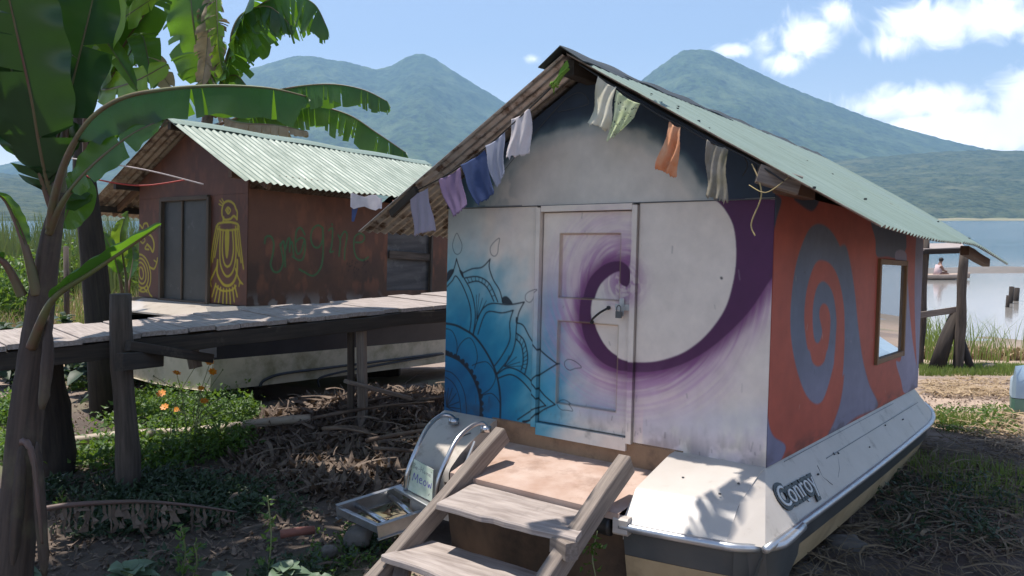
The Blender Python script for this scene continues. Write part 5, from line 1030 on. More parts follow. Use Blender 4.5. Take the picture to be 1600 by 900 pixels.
# ------------------------------------------------------------------ banana leaves
def banana_leaf(parent, pts, W, f0=.2, fold=.25, droop=.1, tear=4, hint=(0, 0, 1), mt='leafb', wl=1., wr=1., seed=0, rib=.013, N_=60, gap=.03, ragged=.0, tipw=0., name='leaf', curl=0., label=None, gcoff=None):
    r = np.random.default_rng(seed+500); mid = spl(pts, max(4, int(N_/(len(pts)-1)))); n = len(mid); seg = np.r_[0, np.cumsum(np.linalg.norm(np.diff(mid, axis=0), axis=1))]; L_ = seg[-1]
    T = np.gradient(mid, axis=0); T /= np.linalg.norm(T, axis=1)[:, None]; h = n_(hint)
    Sd = np.cross(T, h); Sd /= np.linalg.norm(Sd, axis=1)[:, None]+1e-9; Nn = np.cross(Sd, T)
    tt = np.clip((seg/L_-f0)/(1-f0), 0, 1)
    prof = np.clip(tt, 0, 1)**.42*np.clip(1-tt, 0, 1)**.5*1.45; prof = np.clip(prof, 0, 1); prof = np.maximum(prof, tipw*(tt > .05)*(tt < .97))
    mb = MB(); K = 7; ss = np.linspace(0, 1, K); off = r.uniform(0, 50)
    i0 = int(np.argmax(tt > 0))
    for sg_, wk in ((-1, wl), (1, wr)):
        cuts = np.sort(r.uniform(.06, .99, tear)); b = [0, *cuts, 1.0001]; ph = r.uniform(0, 6)
        for c0, c1 in zip(b[:-1], b[1:]):
            m = [i for i in range(i0, n) if c0 <= tt[i] < c1]; 
            ta = [c0]+[tt[i] for i in m]+[min(c1, 1)]
            if c1-c0 < .002: continue
            dd = r.normal()*.5; rw = r.normal()*.05 if tear > 8 else r.normal()*.02; short = 1-abs(r.normal())*ragged
            ctr = (c0+c1)/2; rows = []; gg = []
            for t in ta:
                f = np.interp(t, tt[i0:], np.arange(i0, n)); i = min(int(f), n-2); fr = f-i
                mp = mid[i]*(1-fr)+mid[i+1]*fr; S_ = Sd[i]*(1-fr)+Sd[i+1]*fr; N__ = Nn[i]*(1-fr)+Nn[i+1]*fr; T_ = T[i]; pw = np.interp(t, tt, prof)*W*wk*max(short, .3); row = []; g1 = []
                for s_ in ss:
                    fo = fold+.12*math.sin(t*9+ph)*s_+rw*3*s_
                    p = mp+S_*sg_*pw*s_*math.cos(fo)+N__*pw*s_*math.sin(fo)
                    p = p-np.array([0, 0, 1])*droop*(1+.5*dd*(tear > 6))*W*s_**2*1.3+T_*(ctr-t)*L_*gap*s_*(2 if tear > 8 else 1)*4*(0 if tear == 0 else 1)+N__*W*.05*math.sin(t*34+ph+s_*2)*s_**2+T_*W*.16*s_
                    row.append(p); g1.append((t*L_*1.0+off, s_*pw, off))
                rows.append(row); gg.append(g1)
            mb.grid(np.array(rows), 0, gc=np.array(gg), flip=(sg_ < 0))
    rad = np.interp(seg/L_, [0, f0, 1], [rib*1.7, rib*1.05, rib*.25]); mb.tube(mid-Nn*rad[:, None]*.5, rad, 7, mi=1)
    o = mb.build(name, [M[mt], M['rib']], parent, smooth=True)
    if label: o['label'] = label
    return o
def PD(l): return [P(*q) for q in l]
# foreground plant
bp = P(20, 905, 4.15)
BP = thing('banana_plant', 'large banana plant with a reddish trunk at the left edge, in front of the walkway', 'banana plant', (bp[0], bp[1], 0))
mb = MB(); path = PD([(15, 960, 4.1), (22, 880, 4.12), (32, 760, 4.15), (42, 640, 4.18), (55, 540, 4.2), (66, 460, 4.2), (75, 400, 4.2), (86, 340, 4.2), (96, 300, 4.18)])
mb.tube(spl(path, 5), np.interp(np.linspace(0, 1, 41), [0, .3, .6, .8, 1], [.10, .086, .068, .052, .028]), 16, jit=.035); 
for k, (a, b, c) in enumerate((((70, 900), (62, 780), (58, 690)), ((20, 890), (30, 760), (34, 690)), ((66, 640), (74, 560), (76, 490)))):
    mb.tube(spl(PD([(*a, 4.05), (*b, 4.07), (*c, 4.1)]), 6), [.012, .02, .028, .028, .03, .03, .03, .028, .028, .02, .02, .01, .005], 8, jit=.1)
mb.build('trunk', M['trunk'], BP, smooth=True)
mb = MB(); mb.tube(spl(PD([(35, 690, 4.02), (44, 695, 4.0), (52, 720, 4.0), (60, 790, 4.0), (66, 850, 4.02)]), 6), np.linspace(.02, .006, 25), 8, jit=.2); mb.build('old_sheath', M['petiole'], BP, smooth=True)
hc = (0, -1, .15)
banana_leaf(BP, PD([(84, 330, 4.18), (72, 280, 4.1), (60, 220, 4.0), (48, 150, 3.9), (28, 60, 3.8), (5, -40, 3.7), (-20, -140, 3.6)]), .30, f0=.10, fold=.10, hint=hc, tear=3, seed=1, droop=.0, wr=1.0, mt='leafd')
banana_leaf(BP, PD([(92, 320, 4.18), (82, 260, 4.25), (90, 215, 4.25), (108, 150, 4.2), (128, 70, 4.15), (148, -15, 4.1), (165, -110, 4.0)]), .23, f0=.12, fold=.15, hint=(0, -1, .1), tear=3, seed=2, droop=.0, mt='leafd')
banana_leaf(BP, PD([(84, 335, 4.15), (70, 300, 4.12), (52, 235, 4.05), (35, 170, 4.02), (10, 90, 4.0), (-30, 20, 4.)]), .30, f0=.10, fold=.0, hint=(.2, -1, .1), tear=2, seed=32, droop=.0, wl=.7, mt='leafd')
banana_leaf(BP, PD([(76, 355, 4.15), (84, 300, 4.05), (104, 240, 3.98), (140, 185, 3.92), (190, 152, 3.88), (260, 138, 3.85), (340, 133, 3.83), (420, 137, 3.82), (478, 150, 3.85)]), .185, f0=.27, fold=-1.15, hint=(0, -.25, 1), tear=3, seed=3, droop=.08, wl=1., wr=1., rib=.015, gap=.02, tipw=.75)
banana_leaf(BP, PD([(74, 365, 4.15), (95, 318, 4.05), (125, 278, 3.98), (165, 240, 3.92), (210, 207, 3.88), (256, 186, 3.85)]), .125, f0=.30, fold=.12, hint=(.3, -1, .5), tear=2, seed=4, droop=.05, tipw=.5)
banana_leaf(BP, PD([(45, 540, 4.12), (68, 486, 4.02), (92, 455, 3.95), (140, 425, 3.88), (190, 392, 3.82), (250, 352, 3.76)]), .075, f0=.30, fold=.9, hint=(0, -.4, 1), tear=0, seed=5, droop=.0, rib=.017)
banana_leaf(BP, PD([(62, 460, 4.15), (46, 400, 4.1), (30, 355, 4.08), (10, 315, 4.05), (-8, 300, 4.0)]), .06, f0=.45, fold=.9, hint=(.6, -.3, 1), tear=0, seed=6, rib=.018)
banana_leaf(BP, PD([(38, 460, 4.15), (20, 425, 4.1), (0, 402, 4.05), (-40, 390, 4.)]), .10, f0=.6, fold=.5, tear=0, seed=7, rib=.016)
banana_leaf(BP, PD([(80, 360, 4.2), (92, 315, 4.3), (108, 290, 4.4), (112, 310, 4.45), (100, 345, 4.5)]), .16, f0=.35, fold=.1, hint=(.3, -1, .4), tear=0, seed=8, droop=.1)
# crown leaves of the same plant above the picture
top = P(92, 310, 4.18)
for k, (pts, w) in enumerate((([top, (-2.3, 4.35, 3.0), (-1.9, 4.9, 3.75), (-1.2, 5.35, 4.0), (-.5, 5.7, 3.85)], .30), ([top, (-2.5, 4.7, 3.1), (-2.35, 5.3, 3.9), (-2.1, 6.0, 4.2), (-1.8, 6.7, 4.15)], .30), ([top, (-2.35, 4.5, 3.1), (-1.9, 5.2, 4.0), (-1.2, 5.6, 4.2), (-.6, 6.0, 4.1)], .28), ([top, (-2.9, 4.5, 3.1), (-3.5, 5.2, 3.8), (-4.0, 5.9, 4.0)], .32), ([top, (-2.7, 3.9, 3.0), (-3.2, 3.7, 3.7), (-3.8, 3.6, 3.9)], .3))):
    banana_leaf(BP, pts, w, f0=.22, fold=.2, droop=.25, tear=9, seed=40+k)
# second plant behind: sunlit yellow green leaves
t2_ = P(140, 150, 6.6)
mb = MB(); mb.tube(spl(PD([(133, 260, 7.2), (133, 200, 7.0), (138, 130, 6.8), (144, 80, 6.6)]), 5), .022, 8); mb.build('leaf_stalk', M['petiole'], BT, smooth=True)
B2 = [([(140, 170, 6.8), (150, 110, 6.2), (165, 60, 5.8), (180, 10, 5.5), (190, -50, 5.3)], .26, 'leafy', .15, hc, 3), ([(150, 140, 6.4), (175, 138, 6.0), (215, 125, 5.7), (262, 100, 5.5)], .17, 'leafy', .1, hc, 2),
      ([(120, 20, 5.8), (150, 45, 5.7), (180, 85, 5.6), (215, 140, 5.6)], .10, 'leafb', .5, (.4, -1, .6), 1), ([(150, 150, 6.6), (190, 105, 6.2), (215, 62, 6.0), (225, 62, 5.9), (238, 130, 5.9)], .17, 'leafb', .2, (.5, -1, .8), 4),
      ([(145, 120, 6.8), (185, 60, 6.5), (212, 15, 6.3), (228, -30, 6.2)], .24, 'leafb', .1, hc, 5), ([(150, 140, 6.8), (200, 90, 6.9), (235, 95, 6.9), (268, 138, 6.9)], .16, 'leafdry', .3, (.2, -1, .6), 12),
      ([(140, 120, 6.4), (128, 40, 6.), (112, -20, 5.8), (90, -60, 5.6)], .25, 'leafy', .2, hc, 3), ([(148, 150, 6.5), (180, 110, 6.1), (168, 70, 5.9), (150, 30, 5.8)], .15, 'leafy', .2, (.3, -1, 0), 2), ([(150, 150, 6.5), (200, 135, 6.2), (225, 150, 6.1), (220, 170, 6.1)], .12, 'leafb', .2, (.3, -1, .4), 2),
      ([(160, 130, 6.5), (200, 60, 6.3), (232, 10, 6.2), (250, -60, 6.2)], .22, 'leafb', .2, (.5, -1, .3), 6), ([(145, 60, 6.3), (205, 20, 6.0), (250, -10, 5.9)], .2, 'leafy', .2, (.1, -1, .6), 3)]
for k, (p, w, m_, fo, hh, te) in enumerate(B2): banana_leaf(BT, PD(p), w, f0=.12, fold=fo, hint=hh, mt=m_, tear=te, seed=60+k, droop=.1)
tb = P(150, 60, 6.6)
for k, (p, w) in enumerate((([tb, (-3.3, 6.2, 4.3), (-2.4, 6.0, 4.6), (-1.6, 5.9, 4.3)], .32), ([tb, (-3.6, 5.8, 4.3), (-3.3, 5.0, 4.8), (-2.9, 4.2, 4.6)], .3), ([tb, (-3.5, 7.0, 4.5), (-3.0, 7.8, 4.7), (-2.5, 8.5, 4.4)], .3))): banana_leaf(BT, p, w, f0=.15, fold=.2, droop=.3, tear=12, seed=90+k)
for k, (p, w) in enumerate((([tb, (-3.2, 7.2, 4.35), (-2.4, 7.1, 4.5), (-1.5, 6.9, 4.3), (-1.0, 6.7, 4.05)], .42), ([tb, (-3.1, 6.6, 4.4), (-2.5, 6.2, 4.6), (-1.8, 5.9, 4.5)], .42), ([tb, (-3.2, 7.6, 4.6), (-2.5, 7.7, 4.8), (-1.6, 7.5, 4.6)], .4), ([tb, (-3.5, 6.0, 4.3), (-3.0, 5.4, 4.5), (-2.4, 4.9, 4.3)], .42))): banana_leaf(BT, p, w, f0=.15, fold=.15, droop=.1, tear=5, seed=190+k)  # unseen crown leaves added to shade the debris heap and ground
# unseen plant added just outside the left edge, its crown shades the ground
BN = thing('banana_plant', 'unseen banana plant added outside the left edge so its crown shades the foreground', 'banana plant', (-4.3, 4.3, 0)); mb = MB(); mb.tube([(-4.3, 4.3, -.1), (-4.25, 4.3, 1.5), (-4.1, 4.35, 3.4)], [.13, .11, .07], 12, jit=.05); mb.build('trunk', M['trunk'], BN, smooth=True)
for k, (p, w) in enumerate((([(-4.1, 4.35, 3.3), (-3.6, 4.5, 4.4), (-2.7, 4.9, 4.9), (-1.6, 5.3, 4.7)], .4), ([(-4.1, 4.35, 3.3), (-3.8, 4.8, 4.5), (-3.2, 5.6, 5.), (-2.4, 6.3, 4.9)], .4), ([(-4.1, 4.35, 3.3), (-4.4, 4.9, 4.3), (-4.7, 5.7, 4.3)], .35), ([(-4.1, 4.35, 3.3), (-4.9, 4.2, 4.2), (-5.7, 4.1, 4.)], .35))): banana_leaf(BN, p, w, f0=.15, fold=.15, droop=.15, tear=6, seed=290+k)
# unseen plant added beside the camera, throws leaf shade on stern and steps
BK = thing('banana_plant', 'unseen banana plant added outside the near left of the view so its leaves shade the steps', 'banana plant', (-2.2, 1.5, 0)); mb = MB(); mb.tube([(-2.2, 1.5, -.1), (-2.15, 1.5, 1.5), (-2.05, 1.6, 3.0)], [.13, .11, .06], 12, jit=.05); mb.build('trunk', M['trunk'], BK, smooth=True)
for k, (p, w) in enumerate((([(-2.05, 1.6, 2.9), (-1.3, 2.6, 3.9), (-.4, 3.6, 3.95), (.35, 4.1, 3.55), (.62, 4.25, 3.42)], .20), ([(-2.05, 1.6, 2.9), (-1.6, 2.8, 3.9), (-.95, 3.7, 3.9), (-.35, 4.15, 3.62)], .22), ([(-2.05, 1.6, 2.9), (-2.6, 2.3, 3.8), (-3.0, 3.2, 3.9)], .3))): banana_leaf(BK, p, w, f0=.2, fold=.2, droop=.1, tear=22, ragged=.25, seed=390+k, gap=.02)
# third plant behind the brown cabin
p3 = P(300, 470, 12.9); B3 = thing('banana_plant', 'banana plant with tattered drooping leaves rising behind the brown cabin roof', 'banana plant', (p3[0], p3[1], -.2))
mb = MB(); mb.tube(spl([(p3[0], p3[1], -.3), (p3[0]+.05, p3[1], 1.6), P(322, 200, 12.8), P(338, 140, 12.6)], 6), np.linspace(.17, .05, 19), 12, jit=.05); mb.build('trunk', M['trunk'], B3, smooth=True)
L3 = [([(335, 160, 10.3), (350, 110, 10.0), (368, 55, 9.8), (388, 5, 9.6), (410, -50, 9.4)], .55, 'leafb', -.5, (0, -.3, 1), 16, .15), ([(340, 150, 10.2), (360, 70, 9.8), (400, 12, 9.6), (450, -8, 9.5), (490, 5, 9.4), (510, 40, 9.4)], .62, 'leafb', -1.05, (0, -.2, 1), 26, .1),
      ([(335, 160, 10.4), (312, 90, 10.2), (300, 20, 10.), (296, -60, 10.)], .5, 'leafb', .2, hc, 8, .1), ([(338, 120, 10.2), (334, 60, 10.1), (332, -10, 10.)], .30, 'leafdry', .2, hc, 18, .1), ([(330, -20, 10.), (326, 40, 9.9), (322, 90, 9.9), (316, 132, 9.9)], .22, 'leafdry', .5, hc, 18, .05), ([(338, -20, 9.9), (340, 40, 9.8), (342, 80, 9.8), (350, 120, 9.8)], .22, 'leafy', .7, hc, 16, .05),
      ([(335, 180, 10.3), (380, 158, 10.1), (440, 139, 9.9), (510, 131, 9.7), (565, 139, 9.6), (605, 158, 9.5)], .36, 'leafb', -1.2, (0, -.15, 1), 30, .08), ([(335, 195, 10.5), (400, 175, 10.4), (470, 162, 10.3), (540, 177, 10.2), (590, 208, 10.1), (634, 238, 10.0)], .42, 'leafb', -1.15, (0, -.15, 1), 36, .08),
      ([(345, 140, 10.2), (372, 70, 10.3), (420, 30, 10.5), (480, 20, 10.6)], .4, 'leafb', -.9, (0, -.2, 1), 20, .1), ([(338, 150, 10.1), (352, 122, 10.0), (370, 118, 9.9), (384, 132, 9.9)], .14, 'leafb', -.6, (0, -.5, 1), 3, .2), ([(340, 140, 10.2), (300, 60, 10.4), (282, 10, 10.5), (270, -40, 10.6)], .45, 'leafb', .1, hc, 10, .1),
      ([(330, 170, 10.3), (370, 190, 9.9), (430, 195, 9.7), (480, 205, 9.6)], .22, 'leafdry', -1., (0, -.2, 1), 22, .1), ([(360, 90, 9.9), (362, 50, 9.7), (380, 20, 9.6), (420, 10, 9.5), (455, 40, 9.5)], .35, 'leafb', -.8, (0, -.5, 1), 18, .1)]
for k, (p, w, m_, fo, hh, te, f0_) in enumerate(L3): banana_leaf(B3, PD([(a, b, c*1.24) for a, b, c in p]), w*1.2, f0=max(f0_, .05), fold=fo, hint=hh, mt=m_, tear=te, seed=120+k, droop=.15, ragged=.22, gap=.012, rib=.022)
# small banana shoots by the garden
q = G(195, 470, .2); sb = thing('banana_plant', 'small young banana shoot between the dark trunk and the brown cabin', 'banana plant', P(196, 455, 8.9)*[1, 1, 0]+[0, 0, .1])
for k, (p, w, m_) in enumerate((([(198, 470, 8.8), (196, 430, 8.8), (188, 370, 8.7), (200, 330, 8.7)], .13, 'leafy'), ([(192, 470, 8.8), (184, 420, 8.7), (172, 385, 8.6), (158, 360, 8.6)], .12, 'leafb'), ([(198, 470, 8.8), (202, 440, 8.9), (208, 400, 9.), (204, 375, 9.)], .1, 'leafb'))): banana_leaf(sb, PD(p), w, f0=.35, fold=.3, hint=hc, mt=m_, tear=1, seed=160+k)
# ------------------------------------------------------------------ small foliage, vectorised
def cards(C_, D_, S_, ln, wd, bend=.25, rnd=None, up=None):
    """leaf cards: centre/base points C_, directions D_, side vectors S_, lengths and widths -> verts, faces, gc"""
    n = len(C_); D_ = D_/np.linalg.norm(D_, axis=1)[:, None]; S_ = S_-D_*(S_*D_).sum(1)[:, None]; S_ /= np.linalg.norm(S_, axis=1)[:, None]+1e-9; Nn = np.cross(S_, D_)
    ln = np.broadcast_to(ln, (n,))[:, None]; wd = np.broadcast_to(wd, (n,))[:, None]
    v = np.stack([C_, C_+D_*ln*.45+S_*wd*.5+Nn*wd*.12, C_+D_*ln-Nn*ln*bend, C_+D_*ln*.45-S_*wd*.5+Nn*wd*.12, C_+D_*ln*.5-Nn*ln*bend*.15], 1)
    b = np.arange(n)[:, None]*5; f = np.concatenate([b+[0, 1, 4], b+[1, 2, 4], b+[4, 2, 3], b+[0, 4, 3]], 0)
    r = rng.random(n)*40 if rnd is None else rnd; g_ = np.stack([np.repeat(r, 5), np.repeat(r*.7, 5), np.tile([0, .3, 1, .3, .5], n)], 1)
    return v.reshape(-1, 3), f, g_
def scatter(name, mt, verts, faces, gc, parent=None, smooth=False):
    mb = MB(); mb.v = [verts]; mb.g = [gc]; mb.c = [np.ones((len(verts), 3))*.5]; mb.f = faces.tolist(); mb.m = [0]*len(faces); mb.n = len(verts)
    return mb.build(name, mt, parent, smooth=smooth)
def rdir(n, zlo, zhi):
    a = rng.random(n)*2*np.pi; z = rng.uniform(zlo, zhi, n); r = np.sqrt(np.clip(1-z*z, 0, 1)); return np.stack([r*np.cos(a), r*np.sin(a), z], 1)
def pts_px(n, poly, z=0., dens=None):
    """random ground points inside an area given by its corners on the ground"""
    q = np.array([G(x, y, z)[:2] for x, y in poly]); lo, hi = q.min(0), q.max(0); out = []
    while len(out) < n:
        p = rng.uniform(lo, hi, (n*3, 2)); ins = np.zeros(len(p), bool); m = len(q)
        for i in range(m):
            a, b = q[i], q[(i+1) % m]; c = ((a[1] > p[:, 1]) != (b[1] > p[:, 1])) & (p[:, 0] < (b[0]-a[0])*(p[:, 1]-a[1])/(b[1]-a[1]+1e-9)+a[0]); ins ^= c
        p = p[ins]
        if dens: p = p[rng.random(len(p)) < dens(p[:, 0], p[:, 1])]
        out += p.tolist()
    p = np.array(out[:n]); return np.c_[p, gh(p[:, 0], p[:, 1])]
def weeds(poly, n, h, ls, mt, name, label, cat='weeds', per=16, z=0., th=.5, fr=1.3, seed=1):
    base = pts_px(n, poly, z, lambda x, y: sst(th-.05, th+.1, fbm(x*fr+seed, y*fr, 3, seed+70))); C_ = []; D_ = []
    hh = h*(.4+.9*rng.random(n))
    for k in range(per):
        t = rng.random(n); d = rdir(n, -.1, .8); C_.append(base+np.stack([rng.normal(0, ls*1.1, n), rng.normal(0, ls*1.1, n), hh*t], 1)); D_.append(d)
    C_ = np.vstack(C_); D_ = np.vstack(D_); L_ = ls*(.5+rng.random(len(C_))); o = scatter(name, M[mt], *cards(C_, D_, rdir(len(C_), -.3, .3), L_, L_*.5)); return tag(o, label, cat, kind='stuff')
def blades(P0, h, w, mt, name, label, cat, lean=.35, seg=3, kind='stuff', wind=(0, 0)):
    n = len(P0); a = rng.random(n)*2*np.pi; d = np.stack([np.cos(a), np.sin(a), 0*a], 1)*lean*rng.random((n, 1))+np.array([wind[0], wind[1], 0]); b = rng.random(n)*np.pi; s = np.stack([np.cos(b), np.sin(b), 0*b], 1)
    h = h*(.5+rng.random(n))[:, None]; vs = []
    for k in range(seg):
        t = k/seg; c = P0+np.array([0, 0, 1])*h*t*(1-.15*t)+d*h*t*t; ww = w*(1-t*.8)/2; vs += [c-s*ww, c+s*ww]
    vs.append(P0+np.array([0, 0, 1])*h*.85+d*h); m = 2*seg+1; v = np.stack(vs, 1).reshape(-1, 3); b0 = np.arange(n)[:, None]*m; f = []
    for k in range(seg-1): f.append(b0+[2*k, 2*k+1, 2*k+3]); f.append(b0+[2*k, 2*k+3, 2*k+2])
    f.append(b0+[2*seg-2, 2*seg-1, 2*seg]); f = np.concatenate(f); r = rng.random(n)*40; g_ = np.stack([np.repeat(r, m), np.repeat(r*.6, m), np.tile(np.linspace(0, 1, m), n)], 1)
    return tag(scatter(name, M[mt], v, f, g_), label, cat, kind=kind)
# green weeds
weeds([(95, 735), (110, 590), (240, 575), (400, 640), (395, 720), (250, 740)], 720, .15, .055, 'weed', 'weeds', 'bright green weeds growing under the walkway', th=.5)
weeds([(0, 580), (0, 720), (30, 720), (40, 580)], 160, .15, .05, 'weed', 'weeds', 'green weeds at the left edge behind the banana trunk')
weeds([(240, 610), (380, 620), (400, 720), (270, 730)], 260, .26, .045, 'weed', 'weeds', 'leafy clump at the foot of the orange flowers', th=.3)
weeds([(60, 900), (60, 760), (330, 740), (620, 800), (560, 900)], 500, .09, .045, 'kale', 'weeds', 'low dark green weeds in the shade of the banana plant', th=.45)
weeds([(480, 900), (500, 820), (620, 840), (660, 900)], 40, .08, .03, 'weed', 'weeds', 'sparse weeds on the bare earth by the steps', th=.3)
weeds([(1450, 690), (1470, 650), (1590, 650), (1590, 700)], 120, .08, .035, 'weed', 'weeds', 'small green clump on the bare earth right of the hull', z=-.15, th=.35)
weeds([(1330, 800), (1430, 700), (1600, 760), (1600, 880), (1400, 880)], 110, .10, .035, 'kale', 'weeds', 'dim green weeds in the shadow beside the hull', z=-.1, th=.4)
blades(pts_px(5000, [(1436, 592), (1436, 562), (1600, 556), (1600, 592)], -.4), .09, .012, 'grass', 'grass', 'bright green strip of grass along the shore', 'grass')
blades(pts_px(900, [(1445, 690), (1455, 650), (1530, 655), (1540, 690)], -.15, lambda x, y: sst(.45, .55, fbm(x*2, y*2, 3, 5))), .10, .010, 'grass', 'grass', 'small tuft of grass on the bare earth', 'grass')
blades(pts_px(900, [(1400, 880), (1420, 720), (1600, 750), (1600, 900)], -.1, lambda x, y: sst(.45, .6, fbm(x*1.5, y*1.5, 3, 8))), .10, .008, 'grass', 'grass', 'shaded grass in the lower right', 'grass')
blades(pts_px(260, [(1434, 580), (1434, 535), (1530, 545), (1600, 560), (1600, 575)], -.7), .75, .018, 'grass', 'reeds', 'tall thin reeds between the jetty and the water', 'reeds', lean=.5)
blades(pts_px(160, [(1434, 575), (1434, 530), (1500, 545), (1490, 575)], -.7), .85, .022, 'grass', 'reeds', 'denser leaning reeds under the jetty rail', 'reeds', lean=.45, wind=(-.1, 0))
blades(pts_px(1300, [(1434, 565), (1434, 545), (1600, 552), (1600, 568)], -.7), .20, .07, 'straw', 'straw', 'pale pinkish dry stalks littering the shore', 'straw', lean=1.2)
# straw and hay
def strawmat(poly, n, ln, mt, name, label, z=0., w=.006, dens=None, hz=.03):
    b = pts_px(n, poly, z, dens); a = rng.random(n)*2*np.pi; L_ = ln*(.4+rng.random(n))[:, None]; d = np.stack([np.cos(a), np.sin(a), rng.normal(0, .12, n)], 1); e = np.stack([-np.sin(a), np.cos(a), 0*a], 1); cv = rng.normal(0, .35 if w < .01 else .14, n)[:, None]; w = (w*np.exp(rng.normal(0, .55, n)))[:, None]; k = 5; vs = []
    hh = np.abs(rng.normal(0, hz, n))[:, None]*np.array([0, 0, 1])
    for i in range(k):
        t = i/(k-1); c = b+hh+d*L_*(t-.5)+e*L_*cv*(t-.5)**2*2+np.array([0, 0, .012+.02*math.sin(3.14*t)]); vs += [c-e*w/2, c+e*w/2+np.array([0, 0, 1.])*w*.4]
    v = np.stack(vs, 1).reshape(-1, 3); m = 2*k; b0 = np.arange(n)[:, None]*m; f = np.concatenate([b0+[2*i, 2*i+1, 2*i+3, 2*i+2] for i in range(k-1)]); r = rng.random(n)*40; g_ = np.stack([np.repeat(r, m), np.repeat(r*.6, m), np.tile(np.linspace(0, 1, m), n)], 1)
    return tag(scatter(name, M[mt], v, f, g_), label, 'straw' if mt in ('straw', 'hay') else 'debris', kind='stuff')
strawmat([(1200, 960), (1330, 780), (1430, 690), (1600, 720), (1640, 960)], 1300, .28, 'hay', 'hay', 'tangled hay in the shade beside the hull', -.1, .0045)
strawmat([(1440, 690), (1440, 590), (1600, 590), (1600, 760)], 1300, .20, 'straw', 'hay', 'dry straw scattered on the sunny ground behind the hull', -.25, .007, lambda x, y: sst(.42, .6, fbm(x*1.3, y*1.3, 3, 15)))
strawmat([(60, 900), (60, 740), (450, 700), (660, 800), (600, 900)], 200, .18, 'litter', 'debris', 'dry stalks littering the shaded earth at the lower left', 0, .006)
strawmat([(360, 720), (400, 640), (560, 600), (700, 580), (700, 720), (560, 760)], 350, .34, 'litter', 'debris', 'heap of dry banana stalks and leaf strips between the boats', .1, .014, hz=.06)
def litter(poly, n, sz, label, z=0., mt='litter'):
    b = pts_px(n, poly, z)+np.array([0, 0, .012]); d = rdir(n, -.1, .35); L_ = sz*(.4+rng.random(n)); o = scatter('leaf_litter', M[mt], *cards(b, d, rdir(n, -.2, .2), L_, L_*.42, bend=.4)); return tag(o, label, 'leaf litter', kind='stuff')
litter([(0, 900), (0, 760), (300, 720), (700, 720), (640, 900)], 1900, .065, 'brown dead leaves on the shaded ground at the lower left')
litter([(360, 720), (400, 640), (560, 600), (700, 580), (700, 720), (560, 760)], 6500, .14, 'crisp dead leaves over the debris heap between the boats', .1)
litter([(100, 740), (110, 590), (400, 600), (420, 720)], 900, .05, 'small dead leaves among the weeds under the walkway')
litter([(1436, 700), (1440, 590), (1600, 590), (1600, 780)], 900, .05, 'dead leaves on the sunny ground behind the hull', -.2)
litter([(1230, 900), (1420, 700), (1600, 760), (1600, 900)], 1400, .05, 'dead leaves in the shade beside the hull', -.1)
# dry cut stalks in the heap (countable)
for k in range(9):
    x = rng.uniform(400, 690); y = rng.uniform(625, 720); q = G(x, y, .12); a = rng.uniform(-.5, .9); L_ = rng.uniform(.5, 1.2); d = np.array([math.cos(a), math.sin(a), rng.uniform(-.02, .12)])
    mb = MB(); pp = [q+d*L_*t+np.array([0, 0, .04+.03*math.sin(t*3+k)]) for t in np.linspace(0, 1, 7)]; mb.tube(pp, np.linspace(.018, .007, 7), 7, jit=.25); tag(mb.build('dry_stalk', M['litter'], smooth=True), 'dead banana stalk lying in the debris heap between the boats', 'stalk', 'dead stalks in the heap')
# ------------------------------------------------------------------ garden and fields at the left
def kale(loc, s, seed, label, mt='kale', n=22, h=.55, grp='dark leafy plants in the left garden', nm='kale_plant', cat='kale plant', ls=.24, first=None):
    r = np.random.default_rng(seed); root = thing(nm, label, cat, loc, grp); mb = MB(); mb.tube([loc, np.array(loc)+[0, 0, h*s]], .018*s, 6); mb.build('stem', M['stem'], root)
    mb = MB()
    for k in range(n):
        a = k*2.4+r.uniform(-.3, .3); zz = h*s*(.15+.85*(k/n)); el = r.uniform(.1, .7)+.5*(k/n); l = ls*s*r.uniform(.7, 1.2)*(1.1-.4*k/n); d = np.array([math.cos(a)*math.cos(el), math.sin(a)*math.cos(el), math.sin(el)]); sd = n_(np.cross(d, [0, 0, 1])); up = np.cross(sd, d); b0 = np.array(loc)+[0, 0, zz]; rows = []; g_ = []; off = r.uniform(0, 30)
        for t in np.linspace(0, 1, 6):
            w = l*.30*max(.06, math.sin(math.pi*min(1, t*.95+.04))**.8); c = b0+d*l*t-np.array([0, 0, 1])*l*.55*t*t
            rows.append([c+sd*w*s_+up*w*(.35*abs(s_)+.10*math.sin(t*17+s_*4+k)*abs(s_)) for s_ in (-1, -.5, 0, .5, 1)]); g_.append([(off, s_*.2, t) for s_ in (-1, -.5, 0, .5, 1)])
        mb.grid(np.array(rows), gc=np.array(g_))
    mb.build('leaves', M[mt], root, smooth=True); return root
K0 = kale(tuple(G(25, 560, 0.)), 1., 1, 'dark leafy kale plant in the garden behind the walkway at the left'); protos = [K0]
lc = []
for k in range(22):
    x = -20+rng.uniform(0, 215); d = rng.uniform(8.0, 11.2); p = P(x, 480, d); lc.append((p[0], p[1], float(gh(p[0], p[1]))))
K0.location = lc[0]; K1 = kale((0, 0, 0), 1.1, 5, 'dark leafy kale plant in the garden behind the walkway at the left', n=26); K1.location = lc[1]
for k, q in enumerate(lc[2:]): dup(K0 if k % 2 else K1, q, k*1.3, .8+.5*rng.random())
LF = [(-30, 470), (-30, 405), (250, 405), (250, 470)]
def field(n, x0, x1, d0, d1):
    x = rng.uniform(x0, x1, n); d = rng.uniform(d0, d1, n); p = np.array([P(a, 420, b) for a, b in zip(x, d)]); return np.c_[p[:, :2], gh(p[:, 0], p[:, 1])]
blades(field(6500, -60, 640, 19, 34), 2.0, .05, 'reed', 'reeds', 'band of tall green reeds beyond the left garden', 'reeds', lean=.25, seg=3)
